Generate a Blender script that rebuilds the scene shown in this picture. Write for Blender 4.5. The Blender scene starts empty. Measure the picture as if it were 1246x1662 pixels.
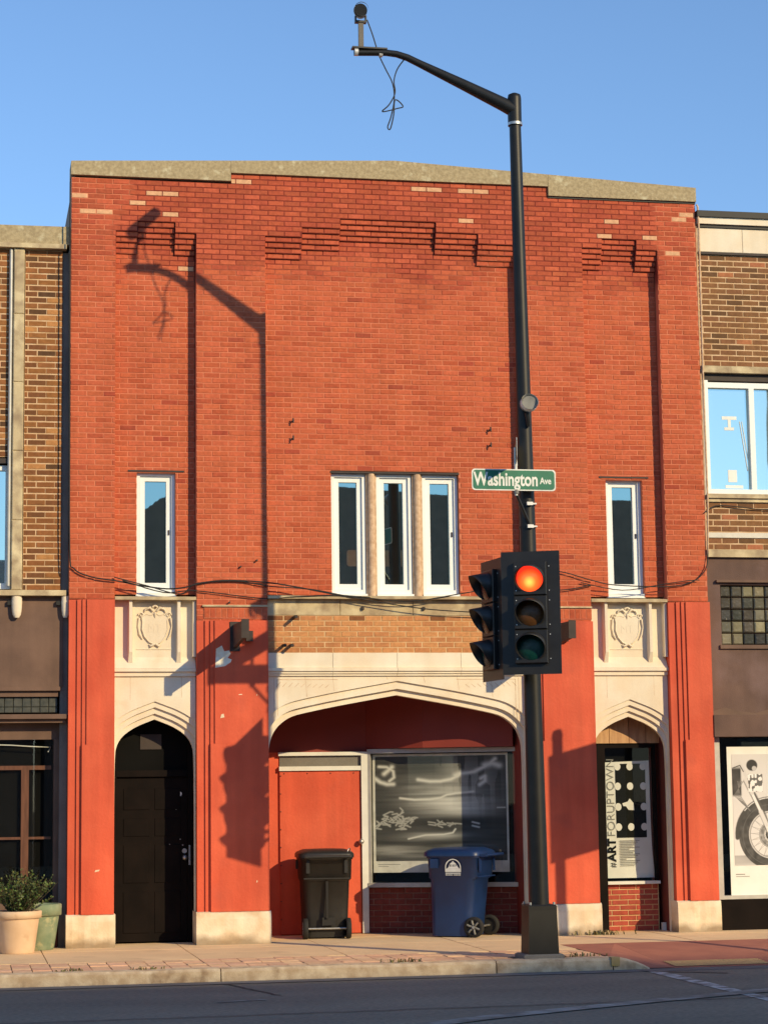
import bpy, math, random
from mathutils import Vector, Matrix
random.seed(7)
R = math.radians
scene = bpy.context.scene
COL = scene.collection

# ------------------------------------------------------------------ camera
CAM = Vector((-5.184, -26.0, 1.722))
YAW, PITCH, ROLL = R(11.150), R(7.565), R(-0.758)
fw = Vector((math.sin(YAW) * math.cos(PITCH), math.cos(YAW) * math.cos(PITCH), math.sin(PITCH)))
r0 = Vector((math.cos(YAW), -math.sin(YAW), 0)); u0 = r0.cross(fw)
rt = r0 * math.cos(ROLL) + u0 * math.sin(ROLL); up = u0 * math.cos(ROLL) - r0 * math.sin(ROLL)
cd = bpy.data.cameras.new('camera'); cam = bpy.data.objects.new('camera', cd); COL.objects.link(cam)
M = Matrix((rt, up, -fw)).transposed().to_4x4(); M.translation = CAM; cam.matrix_world = M
cd.sensor_fit = 'VERTICAL'; cd.sensor_height = 36.0; cd.lens = 36.0 * 3480 / 1662
cd.clip_start = 0.1; cd.clip_end = 2000
scene.camera = cam

# ------------------------------------------------------------------ sky, sun, exposure
SUN = Vector((0.693, -1.0, 0.538)).normalized()
wd = bpy.data.worlds.new('World'); scene.world = wd; wd.use_nodes = True
nt = wd.node_tree; bg = nt.nodes['Background']
sky = nt.nodes.new('ShaderNodeTexSky'); sky.sky_type = 'NISHITA'; sky.sun_disc = False
sky.sun_elevation = math.asin(SUN.z); sky.sun_rotation = math.atan2(SUN.x, SUN.y)
sky.air_density = 1.0; sky.dust_density = 0.0; sky.ozone_density = 4.8; sky.altitude = 0
nt.links.new(sky.outputs[0], bg.inputs[0]); bg.inputs[1].default_value = 0.15
ld = bpy.data.lights.new('sun', 'SUN'); ld.energy = 3.6; ld.angle = R(0.5); ld.color = (1.0, 0.79, 0.45)
lo = bpy.data.objects.new('sun', ld); COL.objects.link(lo); lo.location = (20, -30, 30)
lo.rotation_euler = (-SUN).to_track_quat('-Z', 'Y').to_euler()
scene.view_settings.view_transform = 'Standard'; scene.view_settings.look = 'None'
scene.view_settings.exposure = 0.3; scene.view_settings.gamma = 1.0
scene.render.engine = 'CYCLES'

# ------------------------------------------------------------------ helpers
def lin(c):
    c /= 255.0
    return c / 12.92 if c <= 0.04045 else ((c + 0.055) / 1.055) ** 2.4
def A(r, g, b):            # a sunlit surface as pictured -> its base colour
    return tuple(min(0.86, lin(v) / k) for v, k in zip((r, g, b), (1.2, 1.05, 0.80)))
def S(r, g, b):            # a shaded surface as pictured -> its base colour
    return tuple(min(0.86, lin(v) / k) for v, k in zip((r, g, b), (0.27, 0.29, 0.34)))

MATS = {}
def mat(name, c1, c2=None, rough=0.85, scale=8.0, detail=6.0, lo=0.35, hi=0.65, bump=0.0, bscale=60.0, metal=0.0,
        spec=0.5, stretch=(1, 1, 1), attr=False, fine=0.0, large=0.0, streak=0.0, foot=None, c3=None, s3=1.3, lo3=0.5, hi3=0.75):
    if name in MATS: return MATS[name]
    m = bpy.data.materials.new(name); m.use_nodes = True; N = m.node_tree.nodes; L = m.node_tree.links
    b = N['Principled BSDF']; b.inputs['Roughness'].default_value = rough; b.inputs['Metallic'].default_value = metal
    b.inputs['Specular IOR Level'].default_value = spec
    geo = N.new('ShaderNodeNewGeometry'); mp = N.new('ShaderNodeMapping'); mp.inputs['Scale'].default_value = stretch
    L.new(geo.outputs['Position'], mp.inputs['Vector'])
    def noise(sc, det=6.0):
        n = N.new('ShaderNodeTexNoise'); n.inputs['Scale'].default_value = sc; n.inputs['Detail'].default_value = det
        L.new(mp.outputs[0], n.inputs['Vector']); return n
    def ramp(n, a, z, ca, cz):
        r = N.new('ShaderNodeValToRGB'); r.color_ramp.elements[0].position = a; r.color_ramp.elements[1].position = z
        r.color_ramp.elements[0].color = (*ca, 1); r.color_ramp.elements[1].color = (*cz, 1)
        L.new(n.outputs['Fac'], r.inputs['Fac']); return r
    def mix(kind, fac, x, y):
        k = N.new('ShaderNodeMix'); k.data_type = 'RGBA'; k.blend_type = kind
        if isinstance(fac, float): k.inputs[0].default_value = fac
        else: L.new(fac, k.inputs[0])
        for sock, v in ((k.inputs[6], x), (k.inputs[7], y)):
            if isinstance(v, tuple): sock.default_value = (*v, 1)
            else: L.new(v, sock)
        return k.outputs[2]
    c2 = c2 or tuple(v * 0.8 for v in c1)
    if attr:
        at = N.new('ShaderNodeAttribute'); at.attribute_name = 'tint'
        r = ramp(noise(scale, detail), lo, hi, (0.86, 0.86, 0.86), (1.08, 1.08, 1.08))
        out = mix('MULTIPLY', 1.0, at.outputs['Color'], r.outputs[0])
    else:
        out = ramp(noise(scale, detail), lo, hi, c2, c1).outputs[0]
    if c3:
        r3 = ramp(noise(s3, 8.0), lo3, hi3, (0, 0, 0), (1, 1, 1))
        out = mix('MIX', r3.outputs[0], out, c3)
    if fine > 0:
        rf = ramp(noise(scale * 14 + 40, 2.0), 0.3, 0.7, (1 - fine,) * 3, (1 + fine,) * 3)
        out = mix('MULTIPLY', 1.0, out, rf.outputs[0])
    if large > 0:
        rl = ramp(noise(0.8, 6.0), 0.3, 0.7, (1 - large,) * 3, (1 + large * .5,) * 3)
        out = mix('MULTIPLY', 1.0, out, rl.outputs[0])
    if streak > 0:
        mp_s = N.new('ShaderNodeMapping'); mp_s.inputs['Scale'].default_value = (7, 7, 0.5); L.new(geo.outputs['Position'], mp_s.inputs['Vector'])
        ns = N.new('ShaderNodeTexNoise'); ns.inputs['Scale'].default_value = 1.0; ns.inputs['Detail'].default_value = 7; L.new(mp_s.outputs[0], ns.inputs['Vector'])
        rs = ramp(ns, 0.35, 0.68, (1 + streak * .4,) * 3, (1 - streak,) * 3); out = mix('MULTIPLY', 1.0, out, rs.outputs[0])
    if foot:                                            # splashed dirt that creeps up from the pavement
        sp3 = N.new('ShaderNodeSeparateXYZ'); L.new(geo.outputs['Position'], sp3.inputs[0])
        nf = noise(5.0, 8.0); ma = N.new('ShaderNodeMath'); ma.operation = 'MULTIPLY_ADD'; ma.inputs[1].default_value = -foot[1] * 2.2; L.new(nf.outputs['Fac'], ma.inputs[0]); L.new(sp3.outputs['Z'], ma.inputs[2])
        mr2 = N.new('ShaderNodeMapRange'); mr2.inputs[1].default_value = -foot[1] * .9; mr2.inputs[2].default_value = foot[1] * .1; mr2.inputs[3].default_value = .75; mr2.inputs[4].default_value = 0.0
        L.new(ma.outputs[0], mr2.inputs[0]); out = mix('MIX', mr2.outputs[0], out, foot[0])
    L.new(out, b.inputs['Base Color'])
    if bump > 0:
        bn = N.new('ShaderNodeBump'); bn.inputs['Strength'].default_value = bump; bn.inputs['Distance'].default_value = 0.01
        L.new(noise(bscale, 4.0).outputs['Fac'], bn.inputs['Height']); L.new(bn.outputs[0], b.inputs['Normal'])
    MATS[name] = m; return m

def glass_mat(name, refl, tint=(1, 1, 1), body=None, rough=0.01):
    m = bpy.data.materials.new(name); m.use_nodes = True; N = m.node_tree.nodes; L = m.node_tree.links
    N.remove(N['Principled BSDF']); out = N['Material Output']
    g = N.new('ShaderNodeBsdfGlossy'); g.inputs['Roughness'].default_value = rough; g.inputs['Color'].default_value = (*tint, 1)
    if body: t = N.new('ShaderNodeBsdfDiffuse'); t.inputs['Color'].default_value = (*body, 1)
    else: t = N.new('ShaderNodeBsdfTransparent'); t.inputs['Color'].default_value = (0.9, 0.92, 0.9, 1)
    n = N.new('ShaderNodeTexNoise'); n.inputs['Scale'].default_value = 1.6
    bp = N.new('ShaderNodeBump'); bp.inputs['Strength'].default_value = 0.003; bp.inputs['Distance'].default_value = 0.05
    L.new(n.outputs['Fac'], bp.inputs['Height']); L.new(bp.outputs[0], g.inputs['Normal'])
    mx = N.new('ShaderNodeMixShader'); mx.inputs[0].default_value = refl
    L.new(t.outputs[0], mx.inputs[1]); L.new(g.outputs[0], mx.inputs[2]); L.new(mx.outputs[0], out.inputs['Surface'])
    MATS[name] = m; return m

class MB:
    def __init__(s): s.v = []; s.f = []; s.sm = []; s.c = []; s.col = None; s.M = None
    def add(s, vs, fs, smooth=False):
        o = len(s.v)
        s.v += [tuple(s.M @ Vector(p)) for p in vs] if s.M else [tuple(p) for p in vs]
        for f in fs: s.f.append([o + i for i in f]); s.sm.append(smooth); s.c.append(s.col)
        return s
    def box(s, x0, x1, y0, y1, z0, z1):
        return s.add([(x0,y0,z0),(x1,y0,z0),(x1,y1,z0),(x0,y1,z0),(x0,y0,z1),(x1,y0,z1),(x1,y1,z1),(x0,y1,z1)],
                     [(0,3,2,1),(4,5,6,7),(0,1,5,4),(1,2,6,5),(2,3,7,6),(3,0,4,7)])
    def bbox(s, x0, x1, y0, y1, z0, z1, b=0.006):        # front (-Y) edges chamfered
        vs = [(x0,y1,z0),(x1,y1,z0),(x1,y1,z1),(x0,y1,z1), (x0,y0+b,z0),(x1,y0+b,z0),(x1,y0+b,z1),(x0,y0+b,z1),
              (x0+b,y0,z0+b),(x1-b,y0,z0+b),(x1-b,y0,z1-b),(x0+b,y0,z1-b)]
        fs = [(0,3,2,1)] + [(i,(i+1)%4,(i+1)%4+4,i+4) for i in range(4)] + [(i+4,(i+1)%4+4,(i+1)%4+8,i+8) for i in range(4)] + [(8,9,10,11)]
        return s.add(vs, fs)
    def prism(s, poly, y0, y1):                          # polygon in x,z extruded along y
        n = len(poly); vs = [(x, y0, z) for x, z in poly] + [(x, y1, z) for x, z in poly]
        return s.add(vs, [list(range(n)), list(range(2*n-1, n-1, -1))] + [(i+n, (i+1)%n+n, (i+1)%n, i) for i in range(n)])
    def slab(s, poly, z0, z1):                           # polygon in x,y extruded along z
        n = len(poly); vs = [(x, y, z0) for x, y in poly] + [(x, y, z1) for x, y in poly]
        return s.add(vs, [list(range(n-1,-1,-1)), list(range(n, 2*n))] + [(i, (i+1)%n, (i+1)%n+n, i+n) for i in range(n)])
    def tube(s, pts, rad, n=10, cap=True):
        pts = [Vector(p) for p in pts]; k = len(pts)
        rad = rad if isinstance(rad, (list, tuple)) else [rad] * k
        vs = []; prev = None
        for i, p in enumerate(pts):
            t = (pts[min(i+1, k-1)] - pts[max(i-1, 0)]).normalized()
            a = prev if prev else (Vector((0,0,1)) if abs(t.z) < 0.9 else Vector((1,0,0)))
            x = (a - t * a.dot(t)).normalized(); prev = x; y = t.cross(x)
            for j in range(n):
                w = 2 * math.pi * j / n; vs.append(p + (x * math.cos(w) + y * math.sin(w)) * rad[i])
        fs = [(i*n+j, i*n+(j+1)%n, (i+1)*n+(j+1)%n, (i+1)*n+j) for i in range(k-1) for j in range(n)]
        s.add(vs, fs, True)
        if cap: s.add(vs[:n], [list(range(n-1,-1,-1))]); s.add(vs[-n:], [list(range(n))])
        return s
    def loft(s, rings, cap=True, smooth=True):
        n = len(rings[0]); vs = [p for r in rings for p in r]
        s.add(vs, [(i*n+j, i*n+(j+1)%n, (i+1)*n+(j+1)%n, (i+1)*n+j) for i in range(len(rings)-1) for j in range(n)], smooth)
        if cap: s.add(rings[0], [list(range(n-1,-1,-1))]); s.add(rings[-1], [list(range(n))])
        return s
    def build(s, name, m, parent=None, kind=None, label=None, sharp=None):
        me = bpy.data.meshes.new(name); me.from_pydata(s.v, [], s.f)
        me.polygons.foreach_set('use_smooth', s.sm)
        if any(c is not None for c in s.c):
            at = me.color_attributes.new('tint', 'FLOAT_COLOR', 'CORNER'); buf = []
            for f, c in zip(s.f, s.c): buf += [*(c or (0.5, 0.5, 0.5)), 1.0] * len(f)
            at.data.foreach_set('color', buf)
        me.materials.append(MATS[m] if isinstance(m, str) else m); me.update()
        o = bpy.data.objects.new(name, me); COL.objects.link(o)
        if parent: attach(o, parent)
        if kind: o['kind'] = kind
        if label: o['label'] = label
        return o
WORLD = {}
def attach(o, parent):
    o.parent = parent; o.matrix_parent_inverse = Matrix.Translation(-WORLD.get(parent.name, Vector((0, 0, 0))))
def thing(name, label, cat, loc=(0, 0, 0), group=None):
    o = bpy.data.objects.new(name, None); COL.objects.link(o); o.location = loc; o.empty_display_size = 0.2
    WORLD[o.name] = Vector(loc); o['label'] = label; o['category'] = cat
    if group: o['group'] = group
    return o
def tag(o, label, cat, group=None):
    o['label'] = label; o['category'] = cat
    if group: o['group'] = group
    return o
def struct(o): o['kind'] = 'structure'; return o
def text_mb(txt, size, sx=1.0, offset=0.0, extrude=0.0):    # vertices in x (right), z (up), facing -Y, from the origin
    cu = bpy.data.curves.new('lettering', 'FONT'); cu.body = txt; cu.size = size; cu.offset = offset; cu.extrude = extrude
    cu.resolution_u = 4
    o = bpy.data.objects.new('lettering', cu); COL.objects.link(o); bpy.context.view_layer.update()
    me = bpy.data.meshes.new_from_object(o.evaluated_get(bpy.context.evaluated_depsgraph_get()))
    vs = [(v.co.x * sx, -v.co.z, v.co.y) for v in me.vertices]; fs = [list(p.vertices) for p in me.polygons]
    bpy.data.objects.remove(o); bpy.data.curves.remove(cu); bpy.data.meshes.remove(me)
    return vs, fs
def put_text(mb, txt, size, M4, sx=1.0, offset=0.0, extrude=0.0, center=False):
    vs, fs = text_mb(txt, size, sx, offset, extrude)
    w = max(v[0] for v in vs); x0 = min(v[0] for v in vs)
    if center: vs = [(v[0] - (w + x0) / 2, v[1], v[2]) for v in vs]
    old = mb.M; mb.M = M4; mb.add(vs, fs); mb.M = old
    return w
T = Matrix.Translation
def Rz(a): return Matrix.Rotation(a, 4, 'Z')
def jit(c, s=0.12, h=0.04):
    k = 1 + random.uniform(-s, s)
    return tuple(max(0.004, v * k * (1 + random.uniform(-h, h))) for v in c)

# ------------------------------------------------------------------ materials
mat('brick_face', (0.5, 0.5, 0.5), attr=True, large=0.10, streak=0.09, rough=0.92, scale=22, bump=0.35, bscale=140, fine=0.07, spec=0.25)
mat('red_mortar', A(226, 138, 98), A(208, 118, 80), rough=0.95, scale=3, bump=0.3, bscale=150, spec=0.2)
mat('tan_mortar', A(236, 192, 138), A(205, 155, 100), rough=0.95, scale=6, bump=0.3, bscale=120, spec=0.2)
mat('buff_mortar', A(235, 190, 130), A(214, 160, 98), rough=0.95, scale=6, bump=0.2, spec=0.2)
mat('dark_mortar', A(170, 120, 92), A(146, 98, 74), rough=0.95, scale=6, spec=0.2)
mat('concrete_coping', A(196, 168, 118), A(168, 142, 98), rough=0.95, scale=26, bump=0.6, bscale=90, fine=0.12, c3=A(214, 192, 142), s3=9, lo3=0.6, hi3=0.72)
mat('cream_stone', A(254, 230, 186), A(247, 216, 168), rough=0.8, scale=2.5, bump=0.12, bscale=70, fine=0.03, large=0.05, streak=0.05, c3=A(228, 186, 130), s3=2.2, lo3=0.62, hi3=0.85)
mat('weathered_stone', A(214, 184, 130), A(170, 140, 100), rough=0.92, scale=5, bump=0.3, bscale=80, fine=0.06, c3=A(238, 208, 150), s3=4, lo3=0.5, hi3=0.7)
mat('plinth_paint', A(252, 224, 176), A(236, 198, 146), rough=0.85, scale=4, bump=0.35, bscale=40, streak=0.06, foot=((.20, .13, .07), .10), c3=A(206, 160, 106), s3=3.1, lo3=0.6, hi3=0.82)
mat('red_paint', A(236, 100, 60), A(222, 86, 50), large=0.13, streak=0.14, rough=0.7, scale=1.8, bump=0.35, bscale=28, fine=0.03, spec=0.35, c3=A(206, 88, 58), s3=2.6, lo3=0.6, hi3=0.9)
mat('peeled_plaster', S(150, 148, 140), S(128, 126, 120), rough=0.9, scale=18)
mat('white_vinyl', A(255, 250, 232), A(252, 244, 222), rough=0.45, scale=2, spec=0.4)
mat('tan_stone', A(232, 190, 140), A(204, 158, 112), rough=0.9, scale=18, bump=0.4, bscale=60)
mat('lintel_red', A(152, 55, 37), A(142, 50, 34), rough=0.7, scale=2, bump=0.1)  # darker red paint, deepened further to carry the shade of the recess
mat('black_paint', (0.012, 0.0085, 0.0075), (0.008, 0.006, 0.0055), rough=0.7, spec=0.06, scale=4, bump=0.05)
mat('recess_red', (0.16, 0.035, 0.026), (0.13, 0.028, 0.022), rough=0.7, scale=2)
mat('brown_paint', A(124, 90, 66), A(108, 77, 56), large=0.10, streak=0.12, rough=0.75, scale=3, bump=0.1, bscale=50, fine=0.03)
mat('brown_stucco', A(122, 90, 70), A(108, 79, 62), large=0.12, streak=0.12, rough=0.88, scale=2.5, bump=0.3, bscale=110, fine=0.04, c3=A(136, 104, 88), s3=1.7)
mat('dark_interior', (0.009, 0.009, 0.009), (0.006, 0.006, 0.006), rough=0.95, spec=0.05, scale=1.2)  # near-black backing that stands in for unlit rooms behind the glass
mat('pole_black', (0.013, 0.013, 0.013), (0.009, 0.009, 0.009), spec=0.35, rough=0.45, scale=6, bump=0.03, fine=0.05)
mat('signal_black', (0.020, 0.019, 0.018), (0.014, 0.013, 0.013), rough=0.42, scale=6)
mat('visor_inside', (0.012, 0.012, 0.012), rough=0.6)
mat('steel', (0.55, 0.54, 0.52), (0.4, 0.4, 0.38), rough=0.4, metal=0.8, scale=20)
mat('bright_steel', (0.8, 0.8, 0.78), rough=0.35, metal=0.3)
mat('aluminium_frame', (0.50, 0.49, 0.46), (0.42, 0.41, 0.39), rough=0.45, metal=0.3, scale=8)
mat('aluminium_white', (0.72, 0.72, 0.68), (0.64, 0.64, 0.6), rough=0.5, scale=5)
mat('asphalt', (0.26, 0.22, 0.155), (0.205, 0.175, 0.126), rough=0.92, scale=1.3, bump=0.6, bscale=120, fine=0.3, large=0.12, c3=(0.30, 0.255, 0.18), s3=0.5, stretch=(0.35, 1, 1))
mat('gutter_concrete', (0.20, 0.185, 0.165), (0.15, 0.138, 0.125), rough=0.92, scale=3, bump=0.3, fine=0.1)
mat('sidewalk_concrete', (0.82, 0.59, 0.35), (0.76, 0.54, 0.315), rough=0.93, scale=1.7, bump=0.25, bscale=120, fine=0.08, large=0.10, c3=(0.58, 0.41, 0.24), s3=1.6, lo3=0.55, hi3=0.75)
mat('kerb_concrete', A(238, 202, 148), A(206, 166, 116), rough=0.93, scale=9, bump=0.4, bscale=60, fine=0.1, c3=A(168, 130, 88), s3=5, lo3=0.6, hi3=0.75)
mat('joint_dirt', (0.07, 0.05, 0.035), rough=0.95)
mat('paver', (0.5, 0.5, 0.5), attr=True, rough=0.93, scale=14, bump=0.3, fine=0.08)
mat('ramp_red', (0.40, 0.15, 0.10), (0.33, 0.12, 0.085), rough=0.9, scale=3, bump=0.2, fine=0.06)
mat('tactile_yellow', (0.55, 0.36, 0.16), (0.45, 0.29, 0.13), rough=0.85, scale=9, fine=0.06)
mat('worn_paint', (0.55, 0.53, 0.48), (0.20, 0.18, 0.145), rough=0.85, scale=7, lo=0.42, hi=0.58, fine=0.1)
mat('faint_mark', (0.42, 0.39, 0.33), (0.20, 0.178, 0.14), rough=0.9, scale=4, lo=0.42, hi=0.7, fine=0.1)  # pale mottled tone for the streaks on the asphalt
mat('yellow_paint', (0.5, 0.33, 0.10), (0.42, 0.33, 0.2), rough=0.8, scale=10)
mat('cable_black', (0.012, 0.011, 0.011), rough=0.6)
mat('cart_black', (0.020, 0.019, 0.018), (0.013, 0.012, 0.012), rough=0.5, scale=5, bump=0.05, fine=0.05)
mat('cart_blue', (0.008, 0.032, 0.120), (0.006, 0.024, 0.090), rough=0.42, scale=4, bump=0.04, fine=0.03)
mat('rubber', (0.016, 0.015, 0.014), rough=0.8)
mat('grey_plastic', (0.25, 0.25, 0.24), (0.18, 0.18, 0.17), rough=0.6)
mat('paper_white', (0.86, 0.85, 0.80), (0.80, 0.79, 0.74), rough=0.7, scale=5)
mat('print_black', (0.008, 0.009, 0.008), rough=0.6, spec=0.1)
mat('print_grey', (0.30, 0.29, 0.27), rough=0.7)
mat('print_pale', (0.80, 0.78, 0.72), rough=0.7)
mat('print_tint', (0.5, 0.5, 0.5), attr=True, rough=0.55, scale=3)
mat('sign_green', (0.003, 0.17, 0.095), rough=0.45)
mat('sign_white', (0.82, 0.84, 0.80), rough=0.45)
mat('pot_cream', A(240, 196, 144), A(226, 180, 128), rough=0.75, scale=5, c3=A(196, 146, 100), s3=6, lo3=0.6, hi3=0.8)
mat('pot_green', A(150, 152, 108), A(120, 132, 92), rough=0.7, scale=8, c3=A(182, 170, 116), s3=9, lo3=0.56, hi3=0.66)
mat('soil', (0.03, 0.02, 0.013), rough=0.95)
mat('leaf', (0.5, 0.5, 0.5), attr=True, rough=0.6, scale=20)
mat('twig', (0.07, 0.05, 0.03), rough=0.9)
mat('wood_orange', A(140, 82, 52), A(110, 62, 38), rough=0.6, scale=5, stretch=(6, 6, 0.6))
mat('wood_board', A(222, 168, 108), A(184, 130, 84), rough=0.85, scale=3, stretch=(5, 5, 0.7), fine=0.05)
mat('prism_glass', (0.10, 0.10, 0.085), (0.06, 0.065, 0.058), rough=0.25, scale=14)
mat('block_glass', (0.5, 0.5, 0.5), attr=True, rough=0.18, scale=9, bump=0.5, bscale=30, lo=0.4, hi=0.6)
mat('far_brick', (0.30, 0.22, 0.18), (0.24, 0.18, 0.15), rough=0.9, scale=3)
mat('far_trim', (0.3, 0.28, 0.25), rough=0.9)
mat('lamp_brown', (0.05, 0.035, 0.03), (0.035, 0.025, 0.022), rough=0.7, scale=9)
mat('grime', (0.03, 0.025, 0.02), rough=0.95)
glass_mat('window_glass', 0.42, (0.72, 0.97, 0.90), body=(0.012, 0.013, 0.014))
glass_mat('sky_glass', 0.58, (0.86, 1.0, 0.93), body=(0.22, 0.30, 0.30))  # pale body colour adds to the sky reflection in the pane
glass_mat('shop_glass', 0.055, (1, 1, 1))
glass_mat('far_glass', 0.3, (1, 1, 1), body=(0.02, 0.02, 0.022))

def lens_mat(name, center, core, rim, strength, off=None):
    m = bpy.data.materials.new(name); m.use_nodes = True; N = m.node_tree.nodes; L = m.node_tree.links
    b = N['Principled BSDF']; b.inputs['Roughness'].default_value = 0.25
    if off:
        b.inputs['Base Color'].default_value = (*off, 1)
        n = N.new('ShaderNodeTexVoronoi'); n.inputs['Scale'].default_value = 70
        bp = N.new('ShaderNodeBump'); bp.inputs['Strength'].default_value = 0.3; bp.inputs['Distance'].default_value = 0.004
        L.new(n.outputs['Distance'], bp.inputs['Height']); L.new(bp.outputs[0], b.inputs['Normal'])
    else:
        b.inputs['Base Color'].default_value = (0.3, 0.02, 0.01, 1)
        g = N.new('ShaderNodeNewGeometry'); sb = N.new('ShaderNodeVectorMath'); sb.operation = 'DISTANCE'
        sb.inputs[1].default_value = center; L.new(g.outputs['Position'], sb.inputs[0])
        r = N.new('ShaderNodeValToRGB'); e = r.color_ramp.elements
        e[0].position = 0.012; e[0].color = (*core, 1); e[1].position = 0.150; e[1].color = (*rim, 1)
        k = e.new(0.07); k.color = (1.0, 0.17, 0.022, 1); k = e.new(0.115); k.color = (1.0, 0.085, 0.015, 1)
        L.new(sb.outputs['Value'], r.inputs['Fac']); L.new(r.outputs[0], b.inputs['Emission Color'])
        b.inputs['Emission Strength'].default_value = strength
    MATS[name] = m; return m

# ------------------------------------------------------------------ ground
struct(MB().slab([(-400, -400), (400, -400), (400, 400), (-400, 400)], -0.40, -0.30).build('ground', 'asphalt'))
road = MB(); road.slab([(-90, -22.0), (90, -22.0), (90, -4.00), (-90, -4.00)], -0.29, -0.135); struct(road.build('road', 'asphalt'))
struct(MB().slab([(-90, -4.00), (90, -4.00), (90, -3.65), (-90, -3.65)], -0.29, -0.131).build('gutter', 'gutter_concrete'))
sw = struct(MB().slab([(-30, -3.55), (1.63, -3.55), (1.63, 3.0), (-30, 3.0)], -0.28, -0.012)
            .slab([(1.63, -1.55), (30, -1.55), (30, 3.0), (1.63, 3.0)], -0.28, -0.012).build('sidewalk', 'joint_dirt'))
slabs = [-9.0, -7.3, -5.75, -4.25, -2.62, -1.0, 0.62, 1.63, 3.3, 4.9, 6.8, 8.4]
rows = [(-2.30, -0.90), (-0.90, 0.0)]
def slab_piece(x0, x1, y0, y1):
    g = 0.006; dz = random.uniform(-0.002, 0.002)
    MB().slab([(x0+g, y0+g), (x1-g, y0+g), (x1-g, y1-g), (x0+g, y1-g)], -0.06, dz).build('slab', 'sidewalk_concrete', sw)
for a, b in zip(slabs[:-1], slabs[1:]):
    if a < 1.6: slab_piece(a, b, -2.30, -0.62); slab_piece(a, b, -0.62, 0.62 if b < 1 else 0.62)
    else: slab_piece(a, b, -1.55, -0.4); slab_piece(a, b, -0.4, 0.62)
slab_piece(-1.5, 0.1, 0.62, 1.36); slab_piece(0.1, 1.7, 0.62, 1.36)
# brick strip along the kerb
PM = {}
def paver_mesh(k):
    if k not in PM:
        m = MB(); m.col = jit([(.74, .48, .30), (.71, .45, .28), (.68, .42, .265), (.77, .51, .32)][k % 4], 0.1)
        m.slab([(-0.096, -0.096), (0.096, -0.096), (0.096, 0.096), (-0.096, 0.096)], -0.05, 0.0)
        o = m.build('paver', 'paver'); PM[k] = o.data; bpy.data.objects.remove(o)
    return PM[k]
for i in range(34):
    for j in range(6):
        x = -4.95 + i * 0.202; y = -3.415 + j * 0.200
        if x > 1.55: continue
        if 0.62 < x < 1.22 and y < -3.12: continue
        o = bpy.data.objects.new('paver', paver_mesh(random.randrange(12))); COL.objects.link(o)
        o.location = (x, y, random.uniform(-0.006, 0.002)); attach(o, sw)
# kerb
kb = struct(MB().slab([(-30, -3.66), (1.62, -3.66), (1.62, -3.52), (-30, -3.52)], -0.28, -0.05).build('kerb', 'joint_dirt'))
kx = [-12, -9.0, -6.0, -2.55, 0.35, 1.62]
for a, b in zip(kx[:-1], kx[1:]):
    m = MB(); n = 9; ring = []
    for i in range(n + 1):
        x = a + 0.006 + (b - a - 0.012) * i / n; w = random.uniform(-0.006, 0.006); t = random.uniform(-0.006, 0.003)
        ring.append([(x, -3.72 + w, -0.28), (x, -3.70 + w, -0.03 + t), (x, -3.67 + w, -0.004 + t), (x, -3.525, 0.002 + t * 0.5), (x, -3.525, -0.28)])
    m.loft(ring, smooth=False); m.build('kerb_block', 'kerb_concrete', kb)
m = MB(); ring = []
for i in range(7):                                   # dropping end of the kerb at the ramp
    t = i / 6; x = 1.626 + 0.40 * t; z = -0.004 - 0.115 * t * t; y = -0.02 * t
    ring.append([(x, -3.72 + y, -0.28), (x, -3.70 + y, z - 0.02), (x, -3.67 + y, z), (x, -3.525, z + 0.004), (x, -3.525, -0.28)])
m.loft(ring, smooth=False); m.build('kerb_block', 'kerb_concrete', kb, label='kerb end dropping to the ramp')
MB().box(1.60, 1.69, -3.724, -3.63, -0.09, 0.0035).build('painted_mark', 'yellow_paint', kb)
rp = MB(); rp.add([(1.636, -3.52, -0.002), (2.30, -3.67, -0.1265), (2.30, -1.555, -0.001), (1.636, -1.555, -0.002), (1.636, -3.67, -0.12)], [(0,1,2), (0,2,3), (4,1,0)])
rp.add([(2.30, -3.67, -0.126), (30, -3.67, -0.126), (30, -1.56, 0.0), (2.30, -1.56, 0.0), (2.30, -3.67, -0.28), (30, -3.67, -0.28), (30, -1.56, -0.28), (2.30, -1.56, -0.28)],
                  [(0,1,2,3), (4,5,1,0), (7,4,0,3), (5,6,2,1), (6,7,3,2)])
rp = struct(rp.build('curb_ramp', 'ramp_red'))
def rz_(y): return -0.126 + 0.126 * (y + 3.67) / 2.11
m = MB(); m.add([(2.34, -3.61, rz_(-3.61)+.006), (3.42, -3.61, rz_(-3.61)+.006), (3.42, -3.20, rz_(-3.20)+.006), (2.34, -3.20, rz_(-3.20)+.006)], [(0,1,2,3)])
m.build('tactile_plate', 'tactile_yellow', rp)
m = MB()
for i in range(20):
    for j in range(7):
        x = 2.36 + i * 0.055; y = -3.58 + j * 0.056; z = rz_(y) + .006
        m.loft([[(x + .012*math.cos(k*1.047), y + .012*math.sin(k*1.047), z - .002) for k in range(6)], [(x + .008*math.cos(k*1.047), y + .008*math.sin(k*1.047), z + .005) for k in range(6)]])
m.build('tactile_domes', 'tactile_yellow', rp, kind='stuff')
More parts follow.
